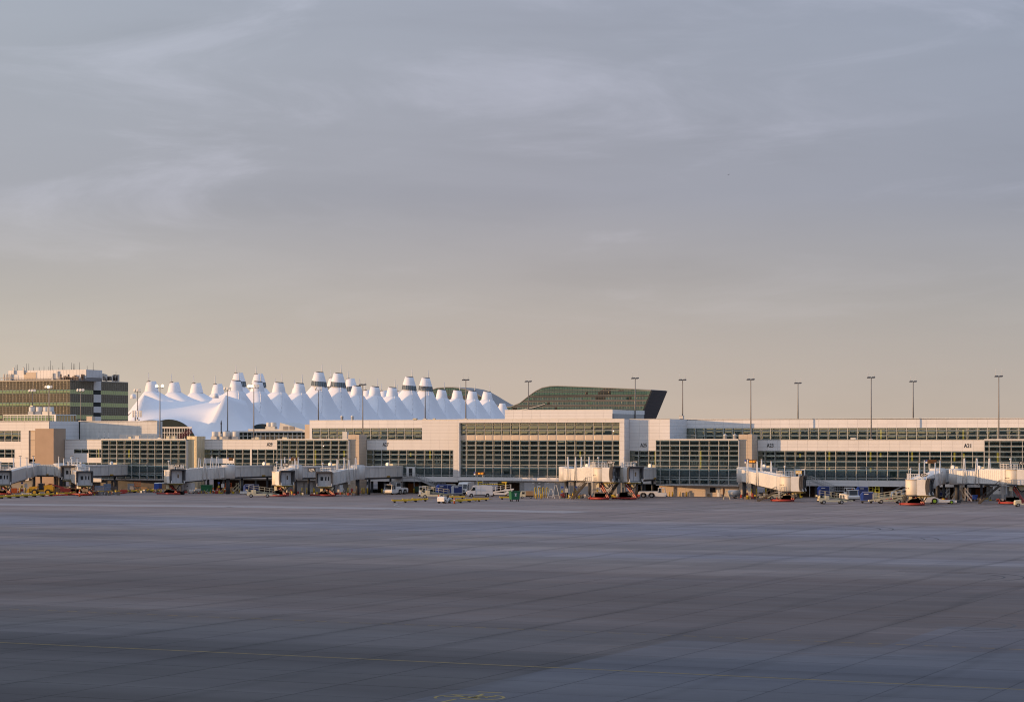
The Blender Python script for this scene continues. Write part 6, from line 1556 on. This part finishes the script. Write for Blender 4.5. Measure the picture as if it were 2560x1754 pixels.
def cone(x, y, label, h=1.0, m=M_orange):
    t = thing('marker_cone', label, 'cone', (*at(x, y), 0), 0, 'orange marker cones'); VB(t, 'body', m, lambda b: b.lathe([(.16*h, .05), (.11*h, .9*h), (.06*h, 1.15*h)], 0, 0, 10)); VB(t, 'foot', M_black, lambda b: b.box(-.25, .25, -.25, .25, 0, .06)); VB(t, 'collar', M_wpaint, lambda b: b.lathe([(.140*h, .55*h), (.126*h, .75*h)], 0, 0, 10))
for x, y, lab, h in ((199, 1240.5, 'tall orange marker before the orange scaffold lift'), (533, 1232.5, 'orange marker left of the red scaffold below A29'), (543, 1232, 'second orange marker left of the red scaffold'), (557, 1232.8, 'stout orange marker beside the red scaffold'), (563, 1231, 'orange marker touching the red scaffold'), (1096.5, 1250, 'orange marker in front of the belt loader, centre'), (1136, 1258.5, 'orange marker between the dollies'), (46, 1231.5, 'orange marker near the left edge')) and [(199, 1240.5, 'tall orange marker before the orange scaffold lift', 1.4), (533, 1232.5, 'orange marker left of the red scaffold below A29', 1.2), (543, 1232, 'second orange marker left of the red scaffold', 1.2), (556, 1232.8, 'stout orange marker beside the red scaffold', 1.0), (562.5, 1231, 'orange marker touching the red scaffold', 1.3), (1096.5, 1250, 'orange marker in front of the belt loader, centre', 1.1), (1136, 1258.5, 'orange marker between the dollies', 1.1), (46, 1231.5, 'orange marker near the left edge', 1.0)]:
    cone(x, y, lab, h)
bar_p = None
def barrier(x, y, label, group):
    global bar_p
    X, Y = at(x, y)
    if bar_p is None:
        bar_p = thing('low_barrier', 'x', 'barrier'); VB(bar_p, 'red_block', M_red, lambda b: b.prism([(-1.2, 0), (1.2, 0), (1.1, .34), (-1.1, .34)], -.2, .2)); VB(bar_p, 'white_band', M_wpaint, lambda b: (b.box(-.35, .35, -.215, .215, .05, .355)))
        o = place(bar_p, False, X, Y, TH, label, 0, group)
    else: o = place(bar_p, True, X, Y, TH+(rnd()-.5)*.1, label, 0, group)
for q, x in enumerate(range(118, 160, 8)): barrier(x, 1239-(x-118)*.03, ORD[q]+' low red and white barrier from the left, row before the boom lift', 'low red and white barriers, left row')
for q, x in enumerate(range(262, 306, 8)): barrier(x, 1234.6-(x-262)*.03, ORD[q]+' low red and white barrier from the left between the dolly lines', 'low red and white barriers, middle row')
for q, x in enumerate(list(range(410, 440, 8))+list(range(484, 548, 8))): barrier(x, 1228.8, ORD[q]+' low red and white barrier from the left around the A29 drive gear', 'low red and white barriers by A29')
# ---------- works plant on the left
def telehandler(label, x, y):
    t = thing('telehandler', label, 'construction vehicle', (*at(x, y), 0), TH+math.pi)
    VB(t, 'engine_body', M_plant, lambda b: (b.prism([(-2.9, .9), (-2.9, 2.1), (-2.5, 2.35), (-.9, 2.3), (-.8, 1.2), (-.9, .8)], -1.05, 1.05), b.box(.9, 2.7, -1.0, 1.0, .9, 1.5), b.box(-1.0, 1.0, -.5, .5, .8, 1.3)))
    VB(t, 'cab', M_dgrey, lambda b: (*[b.bar((xx, s*.9, 1.2), (xx*.9, s*.8, 2.75), .1) for xx in (-.6, .8) for s in (-1, 1)], b.box(-.65, .8, -.85, .85, 2.72, 2.82), b.box(-.5, .6, -.85, -.2, 1.1, 1.7)))
    VB(t, 'cab_glass', M_wind, lambda b: b.box(-.5, .65, -.7, .7, 1.5, 2.7))
    VB(t, 'boom', M_plant, lambda b: b.bar((-2.6, .3, 2.3), (2.9, .3, 1.7), .42, .5)); VB(t, 'bucket', M_plant, lambda b: b.prism([(2.7, .35), (3.6, .2), (3.7, .35), (3.1, 1.5), (2.8, 1.6)], -1.15, 1.15))
    VB(t, 'fork_frame', M_wpaint, lambda b: (b.box(1.2, 1.3, -1.12, -1.06, .6, 1.5), b.box(2.7, 2.8, -1.12, -1.06, .6, 1.5), b.box(1.2, 2.8, -1.12, -1.06, 1.42, 1.5)))
    for xx in (-1.7, 1.5):
        for s in (-1, 1): wheel(t, xx, s*.95, .72, .45, M_plant)
telehandler('yellow telehandler parked below the plain tan tower', 104, 1237)
def lift(label, x, y, w, h, m, deck):
    t = thing('scissor_lift', label, 'scissor lift', (*at(x, y), 0), camdir(x)+math.pi/2)
    VB(t, 'base', m, lambda b: b.box(-w/2, w/2, -.5, .5, .25, .7))
    VB(t, 'scissor', M_dgrey, lambda b: [b.bar((-w*.42, s, .7), (w*.42, s, deck), .1) for s in (-.35, .35)]+[b.bar((w*.42, s, .7), (-w*.42, s, deck), .1) for s in (-.35, .35)])
    def cage(b):
        b.box(-w/2, w/2, -.5, .5, deck, deck+.15)
        for s in (-.48, .48):
            for hh in (.55, 1.1): b.bar((-w/2, s, deck+hh), (w/2, s, deck+hh), .07)
            for k in range(5): xx = -w/2+w*k/4; b.bar((xx, s, deck), (xx, s, deck+1.1), .07)
        for xx in (-w/2, w/2):
            for hh in (.55, 1.1): b.bar((xx, -.48, deck+hh), (xx, .48, deck+hh), .07)
    VB(t, 'platform', m, cage)
    for xx in (-w*.36, w*.36):
        for s in (-1, 1): VB(t, 'wheel', M_black, lambda b: b.tube((xx, s*.42-.1, .22), (xx, s*.42+.1, .22), .22, n=10))
lift('orange scissor lift behind the tall orange marker', 202, 1236.5, 2.6, 3, M_orange, 1.2); lift('second orange scissor lift right of the first', 222, 1235.5, 2.4, 3, M_orange, 1.0); lift('tall red scissor lift left of the blue toilets', 344, 1229.5, 1.6, 3, M_orange, 1.5); lift('red scaffold lift right of the A29 tunnel', 571, 1231.5, 1.5, 3, M_orange, 1.3)
def boom_lift(label, x, y):
    t = thing('boom_lift', label, 'boom lift', (*at(x, y), 0), TH)
    VB(t, 'chassis', M_red, lambda b: b.box(-1.2, 1.2, -.8, .8, .4, .9)); VB(t, 'turret', M_red, lambda b: b.prism([(-1.6, .9), (.8, .9), (.8, 1.5), (-1.6, 1.7)], -.7, .7))
    VB(t, 'boom', M_red, lambda b: (b.bar((-.8, 0, 1.7), (-4.2, 0, 2.6), .32), b.bar((-4.2, 0, 2.6), (-5.4, 0, 2.0), .25))); VB(t, 'basket', M_dgrey, lambda b: (b.box(-6.3, -5.4, -.5, .5, 1.2, 1.3), *[b.bar((xx, s, 1.2), (xx, s, 2.3), .06) for xx in (-6.3, -5.4) for s in (-.5, .5)], *[b.bar((-6.3, s, 2.3), (-5.4, s, 2.3), .06) for s in (-.5, .5)]))
    for xx in (-.85, .85):
        for s in (-1, 1): wheel(t, xx, s*.78, .42, .3)
boom_lift('red boom lift lying left of the orange scissor lifts', 168, 1236.5)
def pallet(label, x, y, w, h, m, d=1.0):
    t = thing('stacked_pallet', label, 'pallet load', (*at(x, y), 0), TH+(rnd()-.5)*.4)
    VB(t, 'pallet', M_wood, lambda b: (b.box(-w/2, w/2, -d/2, d/2, .10, .16), *[b.box(-w/2+.1+k*(w-.3)/2, -w/2+.2+k*(w-.3)/2, -d/2, d/2, 0, .10) for k in range(3)]))
    n = max(2, int(h/.45))
    for j in range(n): VB(t, 'load', m, lambda b: b.box(-w/2+.05+rnd()*.1, w/2-.05-rnd()*.15, -d/2+.05, d/2-.05, .16+h*j/n, .16+h*(j+1)/n-.03))
M_card = mat('cardboard', (.34, .22, .13), .85, 0, .15); M_tarp = mat('blue_grey_tarp', (.20, .24, .32), .7, 0, .25)
for x, y, w, h, m, lab in ((36, 1233, 1.6, 1.2, M_orange, 'orange barrels on a pallet near the left edge'), (20, 1230.5, 2.2, 1.4, M_card, 'brown crates behind the blue tractor'), (66, 1238.5, 2.6, .5, M_soil, 'pale tarpaulin-covered load in front of the telehandler'), (141, 1236, 2.0, 1.4, M_card, 'cardboard load right of the telehandler'), (157, 1235, 2.0, 1.8, M_wood, 'plywood stack left of the boom lift turret'), (248, 1232, 2.2, 1.7, M_tarp, 'blue-grey wrapped load left of the middle barriers'), (268, 1231, 2.0, 2.1, M_tarp, 'tall wrapped load in the shade of the ribbed bridge'), (285, 1230.5, 2.0, 1.4, M_dgrey, 'dark covered load under the ribbed bridge'), (310, 1232, 2.0, .7, M_red, 'red crates beside the dolly line'), (362, 1229, 1.8, 1.3, M_wood, 'plywood load between the red lift and the blue toilets'), (372, 1228, 1.6, .9, M_card, 'low brown crates left of the blue toilets'), (328, 1229, 1.8, 2.0, M_seam, 'grey banded stack left of the red scissor lift'), (495, 1231, 1.6, .8, M_offw, 'white crates under the A29 tunnel'), (579, 1231.5, 1.2, 1.3, M_wood, 'plywood crate beside the red scaffold lift'), (612, 1234.5, 2.4, .55, M_wpaint, 'low white load left of the lavender container'), (2262, 1249, 2.0, 1.5, M_offw, 'white wrapped load behind the A21B stair'), (1788, 1240.6, .9, .5, M_dgrey, 'small dark box at the foot of the tan wall'), (1771, 1240.8, .7, .55, M_card, 'small brown box at the foot of the tan wall')): pallet(lab, x, y, w, h, m)
# ---------- extinguisher and hose carts, service posts, condensers
def redcart(label, x, y):
    t = thing('extinguisher_cart', label, 'extinguisher', (*at(x, y), 0), camdir(x))
    VB(t, 'bottle', M_red, lambda b: b.lathe([(.24, .25), (.26, .35), (.26, 1.05), (.1, 1.25), (.06, 1.4)], 0, 0, 12)); VB(t, 'handle', M_dgrey, lambda b: b.path([(-.3, -.25, .2), (-.35, -.25, 1.2), (-.35, .25, 1.2), (-.3, .25, .2)], .04))
    for s in (-1, 1): wheel(t, -.1, s*.3, .22, .08, M_red)
for x, y, lab in ((880, 1233.5, 'red extinguisher cart left of the A27A rotunda column'), (895, 1233, 'red extinguisher cart right of the A27A rotunda column'), (717, 1235.5, 'red extinguisher cart beside the lit drum drive gear'), (728, 1235, 'second red extinguisher cart beside the lit drum drive gear'), (1408, 1245, 'red extinguisher cart at the foot of the A25B rotunda'), (1861, 1245.5, 'red hose cart left of the A25 tower foot'), (1868, 1245.5, 'red hose cart at the A25 tower foot'), (1881.5, 1247, 'small red box cart before the A25 tower'), (478, 1229.5, 'red extinguisher cart behind the A29 drive gear'), (2345, 1246.5, 'dark red cart behind the towbarless tractor'), (2427, 1251, 'red cart beside the blue plastic bin'), (526, 1230.5, 'red cart by the green dumpster')): redcart(lab, x, y)
def service_post(label, x, y, h=2.6):
    t = thing('service_post', label, 'service post', (*at(x, y), 0), camdir(x)+math.pi/2)
    VB(t, 'post', M_steel, lambda b: (b.bar((-.5, 0, 0), (-.5, 0, h), .12), b.bar((.5, 0, 0), (.5, 0, h), .12)))
    VB(t, 'cabinet', M_offw, lambda b: b.box(.1, .85, -.25, .1, 1.2, 2.15)); VB(t, 'yellow_plate', M_yel, lambda b: b.box(-.75, -.3, -.18, -.12, 1.2, 1.7)); VB(t, 'blue_lamp', M_blue, lambda b: b.box(-.75, -.2, -.2, .1, h-.4, h))
    VB(t, 'valve', M_red, lambda b: b.box(-.9, -.2, -.2, .1, .3, .9))
for x, y, lab in ((60, 1230.5, 'service post with blue lamp under the leftmost bridge'), (552, 1230.5, 'service post with blue lamp beside the A29 rotunda'), (1411, 1243.5, 'service post with red valve left of the A25B rotunda'), (1869, 1243, 'service post with blue lamp at the A25 tower'), (1499, 1241.5, 'service post with yellow plate between the A25 bridges'), (1445, 1243, 'grey service post under the A25B tunnel')): service_post(lab, x, y)
def forklift(label, x, y):
    t = thing('forklift', label, 'forklift', (*at(x, y), 0), camdir(x))
    VB(t, 'body', M_cream, lambda b: b.prism([(-1.2, .3), (-1.2, 1.2), (-.4, 1.2), (-.3, .8), (.9, .8), (.9, .3)], -.6, .6)); VB(t, 'guard', M_lime, lambda b: (b.box(-.8, .7, -.6, .6, 2.2, 2.3), *[b.bar((xx, s*.55, .8), (xx*.9, s*.55, 2.2), .09) for xx in (-.8, .75) for s in (-1, 1)]))
    VB(t, 'mast', M_lime, lambda b: (b.bar((1.05, -.4, .1), (1.05, -.4, 2.9), .13), b.bar((1.05, .4, .1), (1.05, .4, 2.9), .13), *[b.bar((1.05, -.4, z), (1.05, .4, z), .1) for z in (.6, 1.6, 2.8)])); VB(t, 'fork', M_black, lambda b: (b.box(1.1, 2.1, -.4, -.28, .1, .16), b.box(1.1, 2.1, .28, .4, .1, .16)))
    VB(t, 'seat', M_black, lambda b: b.box(-.5, 0, -.35, .35, .9, 1.6))
    for xx in (-.8, .6):
        for s in (-1, 1): wheel(t, xx, s*.52, .3, .2)
forklift('cream forklift with lime mast right of the blue containers', 2193, 1246.5); forklift('second forklift in the shade behind the first', 2177, 1243.5)
def airstair(label, x, y):
    t = thing('truck_stair', label, 'mobile stair', (*at(x, y), 0), TH)
    VB(t, 'chassis', M_offw, lambda b: b.box(-2.4, 2.4, -.9, .9, .5, .95)); VB(t, 'cab', M_wpaint, lambda b: b.prism([(-2.4, .6), (-1.1, .6), (-1.1, 1.9), (-2.1, 1.9), (-2.45, 1.2)], -.9, .9)); VB(t, 'cab_window', M_wind, lambda b: b.box(-2.0, -1.3, -.92, -.905, 1.3, 1.75))
    VB(t, 'stair', M_steel, lambda b: [b.bar((-1.8, s, 1.2), (2.6, s, 3.4), .1, .3) for s in (-.7, .7)]+[b.bar((-1.8, s, 2.1), (2.6, s, 4.3), .07) for s in (-.7, .7)]+[b.box(-1.7+.4*k, -1.4+.4*k, -.68, .68, 1.25+.2*k, 1.3+.2*k) for k in range(11)])
    for xx in (-1.5, 1.5):
        for s in (-1, 1): wheel(t, xx, s*.8, .42, .28)
airstair('white stair truck left of the A21B cab', 2254, 1250)
# loose clutter under the bridges: hoses, cables, chocks - too small to pick apart
for nm, spans in (('ground_clutter', ((130, 300, 1236, 50), (300, 420, 1230, 30), (470, 640, 1232, 40), (690, 900, 1236, 36), (1400, 1600, 1244, 40), (1850, 2010, 1246, 34), (2190, 2520, 1252, 60))),):
    for mt, sd_ in ((M_pipe, 1), (M_red, 2), (M_steel, 3), (M_yel, 4)):
        random.seed(40+sd_); mb = MB()
        for (xa, xb, yy, n) in spans:
            for k in range(int(n*(1.0 if sd_ == 1 else .35))):
                X, Y = at(xa+(xb-xa)*rnd(), yy+(rnd()-.6)*4); w = .1+rnd()*.35; h = .15+rnd()*.7
                mb.box(X-w, X+w*rnd(), Y-.2, Y+.2, 0, h)
                if rnd() < .4: mb.tube((X, Y, .05), (X+(rnd()-.5)*2.2, Y+(rnd()-.5), .05+rnd()*1.2), .05, n=5)
        o = mb.build(nm, mt, kind='stuff'); o['label'] = {1: 'dark hoses and chocks scattered under the jet bridges', 2: 'red odds and ends scattered under the jet bridges', 3: 'steel odds and ends scattered under the jet bridges', 4: 'yellow odds and ends scattered under the jet bridges'}[sd_]
